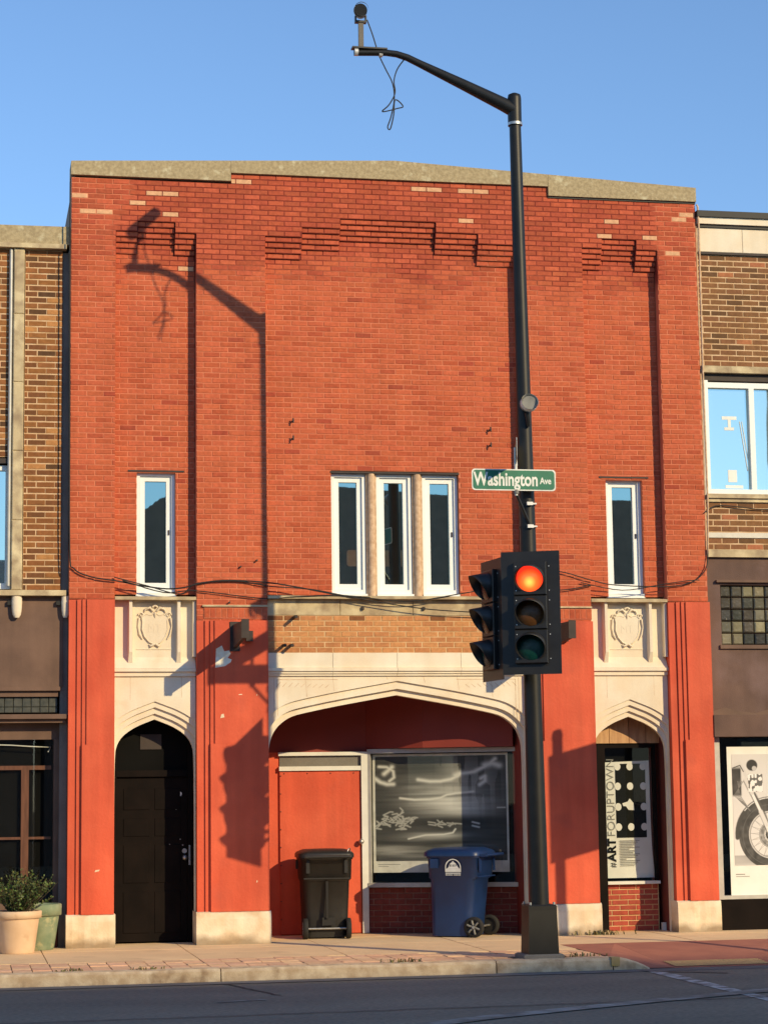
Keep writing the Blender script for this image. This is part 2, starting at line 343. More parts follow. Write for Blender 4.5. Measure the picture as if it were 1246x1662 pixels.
# painted lines and pale streaks on the road
def strip(name, pts, w, m, z=-0.1305):
    mb = MB(); vs = []
    for i, (x, y) in enumerate(pts):
        a = Vector(pts[max(i-1, 0)]); b = Vector(pts[min(i+1, len(pts)-1)]); d = (b - a).normalized(); n = Vector((-d.y, d.x)) * w / 2 * (1 + random.uniform(-.1, .1))
        vs += [(x - n.x, y - n.y, z), (x + n.x, y + n.y, z)]
    mb.add(vs, [(2*i, 2*i+2, 2*i+3, 2*i+1) for i in range(len(pts) - 1)]); return struct(mb.build(name, m))
strip('crosswalk_line', [(1.98, -4.05 - 0.6 * i) for i in range(30)], 0.16, 'worn_paint')
strip('crosswalk_line', [(5.2, -4.05 - 0.6 * i) for i in range(30)], 0.16, 'worn_paint')
strip('pale_streak', [(-1.6, -8.6), (-0.8, -8.05), (0.0, -7.62), (0.8, -7.2), (1.5, -6.85), (2.2, -6.5), (3.0, -6.3)], 0.24, 'faint_mark', -0.1265)  # broad pale streak curving across the asphalt
strip('road_scuff', [(-2.85, -5.95), (-2.6, -5.85), (-2.38, -5.8)], 0.09, 'faint_mark', -0.1305)
mat('tar', (0.045, 0.042, 0.038), (0.07, 0.063, 0.052), rough=0.8, scale=9)
def wander(x0, y0, x1, y1, n, a): return [(x0 + (x1-x0)*i/n + random.uniform(-a, a)*.4, y0 + (y1-y0)*i/n + random.uniform(-a, a)) for i in range(n + 1)]
strip('tar_seam', wander(-9, -4.02, 1.7, -4.02, 60, .012), .035, 'tar', -0.1300)
strip('tar_seam', wander(-2.55, -4.0, -2.2, -5.4, 12, .05), .03, 'tar', -0.1290)
strip('tar_seam', wander(1.85, -3.95, 2.6, -4.5, 8, .04), .06, 'tar', -0.1285)
strip('tar_seam', wander(-5.2, -7.3, 4.5, -7.0, 50, .03), .03, 'tar', -0.1280)
fs_ = struct(MB().slab([(-90, -31.9), (90, -31.9), (90, -22.2), (-90, -22.2)], -0.29, 0.0).build('far_sidewalk', 'sidewalk_concrete'))
struct(MB().slab([(-90, -22.2), (90, -22.2), (90, -22.0), (-90, -22.0)], -0.29, 0.003).build('far_kerb', 'kerb_concrete'))

# ------------------------------------------------------------------ brickwork
BM = {}
def brick_mesh(w, h, d, ti, tint):
    key = (round(w, 2), round(h, 3), ti)
    if key not in BM:
        m = MB(); m.col = tint; ww = key[0]; m.bbox(-ww/2, ww/2, 0, d, -h/2, h/2, 0.003)
        o = m.build('brick', 'brick_face'); BM[key] = o.data; bpy.data.objects.remove(o)
    return BM[key]
def brickwork(parent, rects, z0, z1, ch, bl, joint, tintf, mortar, thick=0.15, xvis=(-4.8, 5.1), limit=300, pname='brick', phase=0.0, mrec=0.005):
    """rects: later ones win; (x0, x1, z0, z1, depth or None for a hole)"""
    xs0 = min(r[0] for r in rects); xs1 = max(r[1] for r in rects)
    n = int(round((z1 - z0) / ch)); ch = (z1 - z0) / n
    bricks = []; runs = {}; back = MB()
    def flush(k, za, zb):
        a, b, d = k; back.box(a + 0.003, b - 0.003, d + mrec, d + thick + 0.04, za, zb)
    for c in range(n):
        za = z0 + c * ch; zb = za + ch; zc = (za + zb) / 2
        cuts = sorted({v for r in rects if r[2] < zc < r[3] for v in (r[0], r[1])})
        segs = []
        for a, b in zip(cuts[:-1], cuts[1:]):
            if b - a < 1e-4: continue
            d = 'x'
            for r in rects:
                if r[2] < zc < r[3] and r[0] - 1e-6 <= a and b <= r[1] + 1e-6: d = r[4]
            if d == 'x' or d is None: continue
            if segs and abs(segs[-1][1] - a) < 1e-6 and segs[-1][2] == d: segs[-1][1] = b
            else: segs.append([a, b, d])
        now = {}
        for a, b, d in segs:
            k = (a, b, d); now[k] = runs.pop(k, za)
        for k, s0 in runs.items(): flush(k, s0, za)
        runs = now
        for a, b, d in segs:
            k0 = int(math.floor((a - xs0) / bl)) - 1; x = xs0 + phase + k0 * bl + (c % 2) * bl / 2
            while x < b:
                p, q = max(x, a), min(x + bl, b)
                if q - p > 0.03:
                    bricks.append(((p + q) / 2, zc, q - p - (joint if q < b - 1e-5 else joint * .3) , ch - joint, d))
                x += bl
    for k, s0 in runs.items(): flush(k, s0, z1)
    back.build('mortar', mortar, parent)
    cand = [(0 if xvis[0] < b[0] < xvis[1] else 1, -round(b[2], 2), (Vector((b[0], 0, b[1])) - CAM).length, i) for i, b in enumerate(bricks)]
    cand.sort(); chosen = {i for f, _, _, i in cand[:limit]}
    rest = MB(); cnt = 0
    for i, (x, z, w, h, d) in enumerate(bricks):
        tint, ti = tintf(x, z); y = d + random.uniform(-0.0015, 0.0025)
        if i in chosen:
            o = bpy.data.objects.new(pname, brick_mesh(w, h, thick, (pname, ti), tint)); COL.objects.link(o)
            o.location = (x, y, z); o.rotation_euler = (random.uniform(-.006, .006), 0, random.uniform(-.006, .006)); attach(o, parent)
        else:
            rest.col = tint; rest.bbox(x - w/2, x + w/2, y, y + thick, z - h/2, z + h/2, 0.003); cnt += 1
    if cnt: rest.build('brickwork', 'brick_face', parent, kind='stuff')

# ------------------------------------------------------------------ the red brick building
XL, XA, XB, XC, XD, XE, XF, XR = -3.94, -3.39, -2.40, -1.53, 1.71, 2.59, 3.60, 4.14
B = thing('brick_building', 'two-storey red brick building with cream stone arches and concrete coping', 'building', (0.1, 0.5, 0))
RD = 0.135
rects = [(XL, XR, 3.88, 9.40, 0.0), (-1.96, 2.147, 9.40, 9.505, 0.0),
         (XL, XA, 3.0, 4.13, None), (XF, XR, 3.0, 4.13, None)]
def recess(x0, x1, steps, zb):
    rects.append((x0, x1, 3.0, zb, None)); rects.append((x0, x1, zb, 8.44, RD))
    for a, b, k in steps:
        base = 8.435 + 0.0655 * k
        if k: rects.append((a, b, 8.435, base, RD))
        for c in range(4):
            rects.append((a, b, base + 0.0655 * c, base + 0.0655 * (c + 1), RD - 0.027 * (c + 1)))
recess(XA, XB, [(XA, -3.12, 0), (-3.12, -2.66, 2), (-2.66, XB, 0)], 4.20)
recess(XE, XF, [(XE, 2.86, 0), (2.86, 3.32, 2), (3.32, XF, 0)], 4.20)
recess(XC, XD, [(XC, -1.06, 0), (-1.06, -0.57, 2), (-0.57, 0.66, 4), (0.66, 1.21, 2), (1.21, XD, 0)], 4.20)
WL = (-3.115, -2.645, 4.23, 5.72); WC = (-0.70, 0.93, 4.23, 5.745); WR = (2.865, 3.345, 4.25, 5.735)
for w in (WL, WC, WR): rects.append((w[0], w[1], w[2] - 0.06, w[3], None))
main_red = A(215, 105, 63); deep_red = A(204, 94, 56); dark_red = A(180, 80, 50); pale_patch = A(242, 178, 122)
PALE = [(-2.82, 9.22), (-2.74, 9.22), (-3.16, 9.10), (-3.78, 8.93), (-3.68, 8.93), (-3.58, 8.93), (-2.73, 8.93), (-2.52, 8.27), (-2.58, 8.27), (0.50, 9.40), (0.60, 9.40), (1.07, 9.39), (1.17, 9.39),
        (1.07, 9.02), (2.94, 9.06), (4.02, 9.19), (4.10, 9.19), (3.95, 9.12), (3.90, 8.72), (-1.84, 9.40), (-1.74, 9.40), (2.90, 8.86), (3.60, 8.87), (-3.77, 9.17)]
PATCHES = [jit(main_red, 0.07) for _ in range(7)] + [jit(deep_red, 0.07) for _ in range(4)] + [jit(dark_red, 0.08) for _ in range(2)]
UPPER = [jit(A(197, 90, 56), 0.10) for _ in range(7)] + [jit(A(208, 98, 60), 0.08) for _ in range(3)]
def red_tint(x, z):
    if any(abs(x - a) < 0.10 and abs(z - b) < 0.033 for a, b in PALE): return pale_patch, 99
    if random.random() < max(0.0, min(1.0, (z - 8.0) / 0.6)):
        i = random.randrange(10); return UPPER[i], 20 + i
    i = random.choices(range(13), [5]*7 + [3]*4 + [0.35]*2)[0]; return PATCHES[i], i
mr = mat('wall_mortar', A(229, 134, 90), A(214, 118, 78), rough=0.95, scale=3, bump=0.3, bscale=150, spec=0.2)
def split_mortar(m):                                   # old dark pointing near the parapet, repointed below
    N = m.node_tree.nodes; L = m.node_tree.links; b = N['Principled BSDF']; src = b.inputs['Base Color'].links[0].from_socket
    g = N.new('ShaderNodeNewGeometry'); sp = N.new('ShaderNodeSeparateXYZ'); L.new(g.outputs['Position'], sp.inputs[0])
    n = N.new('ShaderNodeTexNoise'); n.inputs['Scale'].default_value = 1.1; n.inputs['Detail'].default_value = 5
    L.new(g.outputs['Position'], n.inputs['Vector'])
    ad = N.new('ShaderNodeMath'); ad.operation = 'MULTIPLY_ADD'; ad.inputs[1].default_value = 1.6; L.new(n.outputs['Fac'], ad.inputs[0]); L.new(sp.outputs['Z'], ad.inputs[2])
    mr_ = N.new('ShaderNodeMapRange'); mr_.inputs[1].default_value = 8.85; mr_.inputs[2].default_value = 9.25; L.new(ad.outputs[0], mr_.inputs[0])
    # repointed corners
    n2 = N.new('ShaderNodeTexNoise'); n2.inputs['Scale'].default_value = 0.9; L.new(g.outputs['Position'], n2.inputs['Vector'])
    ab = N.new('ShaderNodeMath'); ab.operation = 'SUBTRACT'; ab.inputs[1].default_value = 0.1; L.new(sp.outputs['X'], ab.inputs[0])
    ab2 = N.new('ShaderNodeMath'); ab2.operation = 'ABSOLUTE'; L.new(ab.outputs[0], ab2.inputs[0])
    ad2 = N.new('ShaderNodeMath'); ad2.operation = 'MULTIPLY_ADD'; ad2.inputs[1].default_value = 1.2; L.new(n2.outputs['Fac'], ad2.inputs[0]); L.new(ab2.outputs[0], ad2.inputs[2])
    m2 = N.new('ShaderNodeMapRange'); m2.inputs[1].default_value = 4.0; m2.inputs[2].default_value = 4.15; m2.inputs[3].default_value = 1.0; m2.inputs[4].default_value = 0.0
    L.new(ad2.outputs[0], m2.inputs[0])
    mu = N.new('ShaderNodeMath'); mu.operation = 'MULTIPLY'; L.new(mr_.outputs[0], mu.inputs[0]); L.new(m2.outputs[0], mu.inputs[1])
    k = N.new('ShaderNodeMix'); k.data_type = 'RGBA'; L.new(mu.outputs[0], k.inputs[0]); L.new(src, k.inputs[6]); k.inputs[7].default_value = (*A(142, 60, 43), 1)
    L.new(k.outputs[2], b.inputs['Base Color'])
split_mortar(mr)
brickwork(B, rects, 3.88, 9.5055, 0.0655, 0.204, 0.011, red_tint, 'wall_mortar')
# soldier course on the two middle piers
for x0, x1 in ((XB + 0.09, XC), (XD, XE)):
    m = MB(); k = int((x1 - x0) / 0.068)
    for i in range(k):
        MBx = MB(); t, _ = red_tint(x0, 4.0); MBx.col = t
        a = x0 + (x1 - x0) * i / k; MBx.bbox(a + .004, a + (x1 - x0) / k - .004, -0.012, 0.02, 3.915, 4.03, .003); MBx.build('brick', 'brick_face', B)
    MB().box(x0, x1, -0.008, 0.03, 3.905, 4.045).build('mortar', 'red_mortar', B)
    MB().box(x0 - .02, x1, -0.03, 0.03, 4.048, 4.068).build('ledge', 'weathered_stone', B)
# coping
def coping(x0, x1, zb, tops):
    m = MB(); poly = [(x0, zb), (x1, zb)] + tops[::-1]; m.prism(poly, -0.035, 0.36); m.build('coping', 'concrete_coping', B)
coping(-3.945, -1.962, 9.402, [(-3.945, 9.574), (-1.962, 9.664)])
coping(-1.958, 2.145, 9.508, [(-1.958, 9.664), (0.137, 9.758), (2.145, 9.665)])
coping(2.149, 4.145, 9.385, [(2.149, 9.665), (4.145, 9.572)])
MB().box(2.149, 4.14, -.012, .2, 9.36, 9.388).build('flashing', 'cable_black', B)
# mass behind the facade
MB().box(XL + .01, XR - .01, 0.40, 12, 3.12, 9.25).box(XL + .01, XR - .01, 1.75, 12, 0.02, 3.118).box(XL + .01, -1.62, 0.62, 1.748, 0.02, 3.118)\
    .box(1.80, XR - .01, 0.72, 1.748, 0.02, 3.118).build('rear_wall', 'far_brick', B)
MB().box(XL + .002, XL + .05, 0.02, 0.42, 8.7, 9.39).build('parapet_return', 'far_brick', B)

# ---- windows
def window(x0, x1, z0, z1, yf, tilt=0.0, parent=None, handle=False, gm='window_glass', fw_=0.042, sw_=0.058):
    w = MB(); f = fw_
    w.box(x0, x0+f, yf, yf+.1, z0, z1).box(x1-f, x1, yf, yf+.1, z0, z1).box(x0+f, x1-f, yf, yf+.1, z1-f, z1).box(x0+f, x1-f, yf, yf+.1, z0, z0+f*1.3)
    fr = w.build('window', 'white_vinyl', parent)
    s = MB(); a, b, c, d = x0+f+.004, x1-f-.004, z0+f*1.3+.004, z1-f-.004; t = sw_; ys = yf+.028
    s.box(a, a+t, ys, ys+.05, c, d).box(b-t, b, ys, ys+.05, c, d).box(a+t, b-t, ys, ys+.05, d-t, d).box(a+t, b-t, ys, ys+.05, c, c+t*1.2)
    s.build('sash', 'white_vinyl', fr)
    p = MB(); p.add([(a+t, ys+.035, c+t*1.2), (b-t, ys+.035, c+t*1.2), (b-t, ys+.035, d-t), (a+t, ys+.035, d-t)], [(0,1,2,3)]); p.build('pane', gm, fr)
    MB().box(a+t, b-t, ys+.04, ys+.045, c, d).build('interior', 'dark_interior', fr)
    MB().box(x0-.01, x1+.01, yf-.05, yf+.02, z0-.055, z0-.001).build('sill', 'white_vinyl', fr)
    if handle: MB().box(b-t*.6, b-t*.3, ys-.012, ys, (c+d)/2-.03, (c+d)/2+.03).build('latch', 'lamp_brown', fr)
window(WL[0], WL[1], WL[2], WL[3], 0.20, parent=B, handle=True)
window(WR[0], WR[1], WR[2], WR[3], 0.20, parent=B, handle=True)
for i, (a, b) in enumerate(((-0.695, -0.258), (-0.118, 0.332), (0.472, 0.925))): window(a, b, WC[2], WC[3], 0.20, parent=B, handle=(i == 2))
for a, b in ((-0.252, -0.124), (0.338, 0.466)):
    m = MB(); m.prism([(a, 4.20), (b, 4.20), (b, 5.744), (a, 5.744)], 0.175, 0.3); cx = (a + b) / 2
    m.tube([(cx, .175, 4.2), (cx, .175, 5.744)], .05, 8); m.build('mullion', 'tan_stone', B)
for w, e in ((WL, .11), (WR, .09), (WC, .01)):
    MB().box(w[0]-e, w[1]+e, RD - .006, RD + .12, w[3] + .001, w[3] + .022).build('lintel', 'lamp_brown', B)

# ---- stone bands under the upper windows
def ledge(x0, x1, zt, zb, yf, yb, m='weathered_stone'):
    mb = MB(); mb.add([(x0, yb, zb), (x1, yb, zb), (x1, yf, zb), (x0, yf, zb), (x0, yf, zt - .03), (x1, yf, zt - .03), (x1, yb, zt), (x0, yb, zt)],
                      [(0,1,2,3), (3,2,5,4), (4,5,6,7), (0,3,4,7), (1,6,5,2), (0,7,6,1)]); return mb.build('ledge', m, B)
ledge(XC + .002, XD - .002, 4.215, 4.150, -0.045, 0.24)
for i, (a, b) in enumerate(((XC + .003, -0.62), (-0.616, 0.30), (0.304, 1.2), (1.204, XD - .003))):
    MB().bbox(a, b, 0.05 + i % 2 * .003, 0.3, 3.951, 4.149).build('stone_block', 'weathered_stone', B)
def buff_tint(x, z):
    i = random.randrange(8)
    if z > 3.86 and random.random() < .45: return A(150, 92, 52), 60
    return [jit(A(216, 140, 80), .08) for _ in range(1)][0] if i > 5 else (A(212, 136, 78) if i % 2 else A(222, 148, 86)), 50 + i % 2
brickwork(B, [(XC + .003, XD - .003, 3.49, 3.949, 0.05)], 3.49, 3.949, 0.0656, 0.204, 0.010, buff_tint, 'buff_mortar', thick=.1, limit=250, pname='buff_brick')
for i in range(4):
    a = XC + .003 + 0.808 * i; b = a + (0.805 if i < 3 else XD - .003 - a)
    MB().bbox(a, b, 0.028, 0.3, 3.302, 3.488, .004).build('stone_block', 'cream_stone', B)
    MB().box(a, b, -0.01, 0.2, 3.262, 3.300).box(a, b, 0.012, 0.2, 3.232, 3.2605).box(a, b, 0.03, 0.2, 3.205, 3.2305).build('moulding', 'cream_stone', B)
# ---- arches
def offset(curve, d):
    out = []
    for i, (x, z) in enumerate(curve):
        a = curve[max(i-1, 0)]; b = curve[min(i+1, len(curve)-1)]
        tx, tz = b[0]-a[0], b[1]-a[1]; l = math.hypot(tx, tz); nx, nz = -tz/l, tx/l
        out.append((x + nx*d, z + nz*d))
    return out
def smooth_curve(pts, it=2, keep=()):
    for _ in range(it):
        o = [pts[0]]
        for p, q in zip(pts[:-1], pts[1:]):
            o += [(p[0]*.75+q[0]*.25, p[1]*.75+q[1]*.25), (p[0]*.25+q[0]*.75, p[1]*.25+q[1]*.75)]
        o.append(pts[-1]); pts = o
    return pts
def arch(name, cx, half, x0, x1, ztop, yf, rings, y_in, parent):
    """half: points from apex outward (dx, z). rings: [(offset, y)] outer to inner, stepping back to the soffit at y_in"""
    hs = smooth_curve(half[:1] + half[1:], 2)
    cur = [(cx - a, z) for a, z in hs[::-1]] + [(cx + a, z) for a, z in hs[1:]]      # left foot to right foot, over the apex
    apex = len(hs) - 1
    def off(d):
        o = offset(cur, d); k = o[apex]; # mitre at the apex
        a = cur[apex-1]; b = cur[apex]; sl = math.hypot(b[0]-a[0], b[1]-a[1]); o[apex] = (cx, b[1] + d * sl / max(1e-6, (b[0]-a[0])))
        return [(min(max(x, x0), x1), z) for x, z in o]
    outer = off(rings[0][0]); m = MB()
    n = len(cur)
    # spandrel sheet from the outer ring up to ztop
    m.add([(x, yf, z) for x, z in outer] + [(x, yf, ztop) for x, z in outer], [(i, i+1, n+i+1, n+i) for i in range(n-1)])
    m.add([(x0, yf, ztop), (x1, yf, ztop), (x1, yf+.1, ztop), (x0, yf+.1, ztop)], [(0,1,2,3)])
    m.build('spandrel', 'cream_stone', parent)
    prev = outer; py = yf; 
    for k, (d, y) in enumerate(rings):
        c0 = off(d); c1 = off(rings[k+1][0]) if k + 1 < len(rings) else cur
        m = MB()
        m.add([(x, py, z) for x, z in c0] + [(x, y, z) for x, z in c0], [(i, n+i, n+i+1, i+1) for i in range(n-1)])
        m.add([(x, y, z) for x, z in c0] + [(x, y, z) for x, z in c1], [(n+i, n+i+1, i+1, i) for i in range(n-1)])
        if k == len(rings) - 1:
            m.add([(x, y, z) for x, z in c1] + [(x, y_in, z) for x, z in c1], [(i, n+i, n+i+1, i+1) for i in range(n-1)])
        m.build('arch_moulding', 'cream_stone', parent); py = y
    return cur
half_c = [(0, 2.97), (.30, 2.918), (.575, 2.87), (.845, 2.82), (1.145, 2.758), (1.32, 2.715), (1.44, 2.64), (1.53, 2.545), (1.585, 2.42), (1.605, 2.28), (1.605, 1.4), (1.605, 0.0)]
cc = MB()
cur_c = arch('center', 0.095, half_c, XC + .003, XD - .003, 3.204, 0.055, [(.17, .085), (.075, .135)], 0.24, B)
half_s = [(0, 2.69), (.10, 2.652), (.20, 2.612), (.31, 2.55), (.40, 2.475), (.455, 2.38), (.478, 2.27), (.482, 1.6), (.482, 0.0)]
YP = 0.10
for cx, x0, x1 in ((-2.893, XA + .003, XB - .003), (3.097, XE + .003, XF - .003)):
    arch('small', cx, half_s, x0, x1, 3.205, YP, [(.20, YP + .022), (.135, YP + .055), (.065, YP + .09)], YP + .15, B)
    # panel with shield above
    m = MB(); m.box(x0, x1, 0.045, 0.3, 3.262, 3.300).box(x0, x1, 0.075, 0.3, 3.207, 3.2605); m.build('moulding', 'cream_stone', B)
    m = MB(); m.add([(x0, .06, 3.302), (x1, .06, 3.302), (x1, .145, 3.44), (x0, .145, 3.44), (x0, .145, 4.13), (x1, .145, 4.13)], [(0,1,2,3), (3,2,5,4)])
    pn = m.build('stone_panel', 'cream_stone', B)
    for fx in (cx - .30, cx + .285):
        f = MB(); f.add([(fx-.028, .15, 3.34), (fx+.028, .15, 3.34), (fx-.028, .10, 3.37), (fx+.028, .10, 3.37), (fx-.018, .045, 3.50), (fx+.018, .045, 3.50), (fx-.018, .045, 4.13), (fx+.018, .045, 4.13), (fx-.03, .15, 4.13), (fx+.03, .15, 4.13)],
                        [(0,1,3,2), (2,3,5,4), (4,5,7,6), (0,2,4,6,8), (1,9,7,5,3), (6,7,9,8)]); f.build('fin', 'cream_stone', pn)
    f = MB(); f.box(x1 - .035, x1, .05, .15, 3.44, 4.13); f.build('fin', 'cream_stone', pn)
    m = MB(); m.box(cx-.225, cx+.225, .137, .15, 3.535, 3.545).box(cx-.225, cx+.225, .137, .15, 4.085, 4.10); m.build('panel_border', 'cream_stone', pn)
    # shield
    sh = [(cx + a, 3.80 + b) for a, b in ((0, -.205), (.07, -.175), (.125, -.11), (.155, -.02), (.15, .08), (.165, .14), (.10, .165), (.05, .15), (0, .185), (-.05, .15), (-.10, .165), (-.165, .14), (-.15, .08), (-.155, -.02), (-.125, -.11), (-.07, -.175))]
    m = MB(); m.prism(sh, .128, .15); cr = m.build('shield', 'cream_stone', pn)
    m = MB(); pts = [(x, .128, z) for x, z in sh] ; m.tube(pts + pts[:1], .008, 6)
    for s in (-1, 1):
        sp = [(cx + s*(.165 + .035*math.cos(t) * (1 - t/9)), .125, 3.955 + .035*math.sin(t) * (1 - t/9)) for t in [k*.6 for k in range(13)]]; m.tube(sp, .009, 6)
        m.tube([(cx + s*.19, .13, 3.92), (cx + s*.205, .13, 3.82), (cx + s*.185, .13, 3.72), (cx + s*.15, .13, 3.66)], [.016, .008, .014, .006], 6)
        m.tube([(cx + s*.02, .128, 4.0), (cx + s*.06, .12, 4.045), (cx + s*.115, .125, 4.025), (cx + s*.13, .13, 3.985)], [.012, .018, .014, .006], 6)
        m.tube([(cx + s*.01, .128, 3.60), (cx + s*.05, .12, 3.575), (cx + s*.07, .13, 3.60)], [.016, .014, .006], 6)
    m.tube([(cx - .03, .125, 4.05), (cx, .115, 4.075), (cx + .03, .125, 4.05)], .016, 6)
    m.tube([(cx, .125, 3.99), (cx, .118, 3.955), (cx, .128, 3.92)], [.018, .012, .005], 6); m.build('scrollwork', 'cream_stone', cr)
    m = MB(); put_text(m, 'MT', .15, T((cx, .1275, 3.745)), sx=.8, extrude=.002, center=True); m.build('monogram', 'cream_stone', cr)
    ledge(x0, x1, 4.198, 4.131, 0.0, 0.24)
# joint lines of the terracotta, drawn as thin tan strips on the face
m = MB()
def joint(x0, z0, x1, z1, y, w=.004):
    dx, dz = x1-x0, z1-z0; l = math.hypot(dx, dz); nx, nz = -dz/l*w/2, dx/l*w/2
    m.add([(x0-nx, y, z0-nz), (x0+nx, y, z0+nz), (x1+nx, y, z1+nz), (x1-nx, y, z1-nz)], [(0,1,2,3)])
for cx in (-2.893, 3.097):
    joint(cx - .30, 3.2, cx - .30, 2.92, YP - .001); joint(cx + .32, 3.2, cx + .32, 2.95, YP - .001)
for x, zl in ((-1.06, 2.95), (-.72, 3.02), (-.05, 3.16), (.42, 3.12), (.85, 3.03), (1.28, 2.94)): joint(x, 3.20, x + .02, zl, .054)
for s in (-1, 1):                                        # leaf fronds in the spandrel corners, drawn as flat tan strokes
    for k in range(9):
        bx = .095 + s * (1.46 - k * .075); joint(bx, 3.13 - k * .004, bx + s * .05, 3.075 - k * .002, .054, .006)
    joint(.095 + s * 1.5, 3.16, .095 + s * .75, 3.16, .054, .007); joint(.095 + s * 1.5, 3.16, .095 + s * 1.5, 2.72, .054, .007)
    joint(.095 + s * 1.54, 3.18, .095 + s * 1.54, 2.66, .054, .005)
m.build('stone_joints', 'tan_stone', B)

# ---- painted piers
def pier(x0, x1, zt, third=True):
    m = MB(); f0 = 0.0
    m.box(x0 + .002, x0 + .10, f0, .36, .385, zt)
    m.box(x0 + .10, x0 + .162, f0 - .022, .36, .385, zt)
    m.box(x0 + .162, x0 + .215, f0 - .042, .36, 2.385, zt)
    m.box(x0 + .215, x1 - .002, f0 - .062, .36, 2.385, zt); m.box(x0 + .162, x1 - .002, f0 - .0615, .36, .385, 2.3845)
    p = m.build('pier', 'red_paint', B)
    m = MB(); n = 8; ring = []
    for i in range(n + 1):
        x = x0 - .015 + (x1 - x0 + .03) * i / n; w = random.uniform(-.006, .006)
        ring.append([(x, -.085 + w, .001), (x, -.082 + w, .30), (x, -.07 + w, .372 + w), (x, -.04, .386), (x, .36, .3845), (x, .36, .001)])
    m.loft(ring, smooth=False); m.build('plinth', 'plinth_paint', p)
    return p
pA = pier(XL, XA, 4.128); pB = pier(XB, XC, 3.878); pC = pier(XD, XE, 3.878); pD = pier(XF, XR, 4.128)
# peeled plaster patch and chips
m = MB(); m.prism([(-2.18, 3.30), (-2.06, 3.32), (-1.99, 3.37), (-1.98, 3.40), (-2.03, 3.42), (-1.99, 3.47), (-2.01, 3.51), (-2.07, 3.50), (-2.10, 3.57), (-2.17, 3.53)], -.0645, -.05); m.build('peeled_patch', 'peeled_plaster', pB)
m = MB()
for x, z, a, b in ((-2.12, 2.69, .05, .055), (-1.9, 2.97, .05, .012), (-1.68, 2.96, .012, .02), (-1.69, .72, .012, .03)):
    MB().prism([(x, z), (x+a, z+b*.2), (x+a*.8, z+b), (x+a*.2, z+b*.8)], -.0645, -.03).build('paint_chip', 'plinth_paint', pB)
MB().prism([(-3.62, .88), (-3.57, .89), (-3.56, .91), (-3.61, .905)], -.0645, -.03).build('paint_chip', 'plinth_paint', pA)

# ---- left doorway
DX0, DX1 = -3.375, -2.411
MB().box(DX0 - .012, DX0, .255, .60, .0, 2.75).box(DX1, DX1 + .012, .255, .60, .0, 2.75).box(DX0, DX1, .255, .60, 2.70, 2.72).build('door_reveal', 'black_paint', B)
d = MB(); d.box(DX0 + .05, DX1 - .05, .50, .55, .02, 2.0); door = d.build('door', 'black_paint', B)
m = MB()
for (a, b, c, e) in ((.08, .40, .12, .62), (.46, .78, .12, .62), (.08, .40, .72, 1.18), (.46, .78, .72, 1.18), (.08, .40, 1.28, 1.5), (.46, .78, 1.28, 1.5), (.08, .40, 1.6, 1.86), (.46, .78, 1.6, 1.86)):
    MB().bbox(DX0 + .05 + a, DX0 + .05 + b, .4925, .505, c, e, .007).build('door_panel', 'black_paint', door)
MB().box(DX0, DX0 + .048, .46, .56, 0, 2.69).box(DX1 - .048, DX1, .46, .56, 0, 2.69).box(DX0 + .05, DX1 - .05, .46, .56, 2.003, 2.08).build('door_frame', 'black_paint', B)
t = MB().box(DX0 + .05, DX1 - .05, .51, .53, 2.081, 2.69).build('transom', 'dark_interior', B)
MB().box(-3.04, -2.78, .498, .509, 2.335, 2.52).build('number_plate', 'lamp_brown', t)
def ball(m, c, r, n=10, k=6, sy=1.0):
    rings = []
    for i in range(k + 1):
        a = math.pi * i / k - math.pi / 2
        rings.append([(c[0] + r*math.cos(a)*math.cos(2*math.pi*j/n), c[1] + sy*r*math.cos(a)*math.sin(2*math.pi*j/n), c[2] + r*math.sin(a)) for j in range(n)])
    m.loft(rings, cap=False)
m = MB(); m.tube([(-2.50, .50, 1.02), (-2.50, .44, 1.02)], .012, 8); ball(m, (-2.50, .43, 1.02), .032); m.tube([(-2.50, .50, 1.10), (-2.50, .475, 1.10)], .03, 10); m.build('door_knob', 'steel', door)
MB().box(-2.452, -2.43, .455, .49, .93, 1.17).build('latch_plate', 'steel', B)
m = MB(); m.tube([(-2.56, .499, 1.79), (-2.56, .494, 1.79)], .03, 10); m.M = None; m.build('sticker', 'paper_white', door)
m = MB()
for x, z, r in ((-2.66, 1.3, .012), (-2.68, 1.18, .008), (-2.66, 1.06, .015), (-2.55, 1.24, .009), (-2.52, 1.17, .01), (-2.60, 1.6, .006)): m.tube([(x, .4985, z), (x, .495, z)], r, 7)
m.build('paint_specks', 'grey_plastic', door)

# ---- central recess: door wall and splayed shop window
YD = 1.30
def P(u, off=0.0):                                        # point on the splayed window wall
    dv = Vector((1.80, -0.70)); l = dv.length; dv /= l; n = Vector((dv.y, -dv.x))
    return (-0.06 + dv.x*u + n.x*off, YD + dv.y*u + n.y*off)
SPLAY = math.atan2(-0.70, 1.80)
SM = T((-0.06, YD, 0)) @ Rz(SPLAY)                        # local x along the window, -y towards the street
MB().box(-1.62, -.06, YD + .012, YD + .06, 0, 2.30).build('recess_wall', 'red_paint', B)
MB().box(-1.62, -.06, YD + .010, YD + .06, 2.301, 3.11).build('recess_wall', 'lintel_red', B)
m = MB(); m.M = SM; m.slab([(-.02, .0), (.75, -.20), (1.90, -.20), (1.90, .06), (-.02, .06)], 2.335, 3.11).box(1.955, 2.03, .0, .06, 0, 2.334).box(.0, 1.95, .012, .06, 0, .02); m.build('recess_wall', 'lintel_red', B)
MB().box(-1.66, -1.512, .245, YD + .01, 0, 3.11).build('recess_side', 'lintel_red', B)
MB().box(1.702, 1.79, .245, .70, 0, 3.11).build('recess_side', 'lintel_red', B)
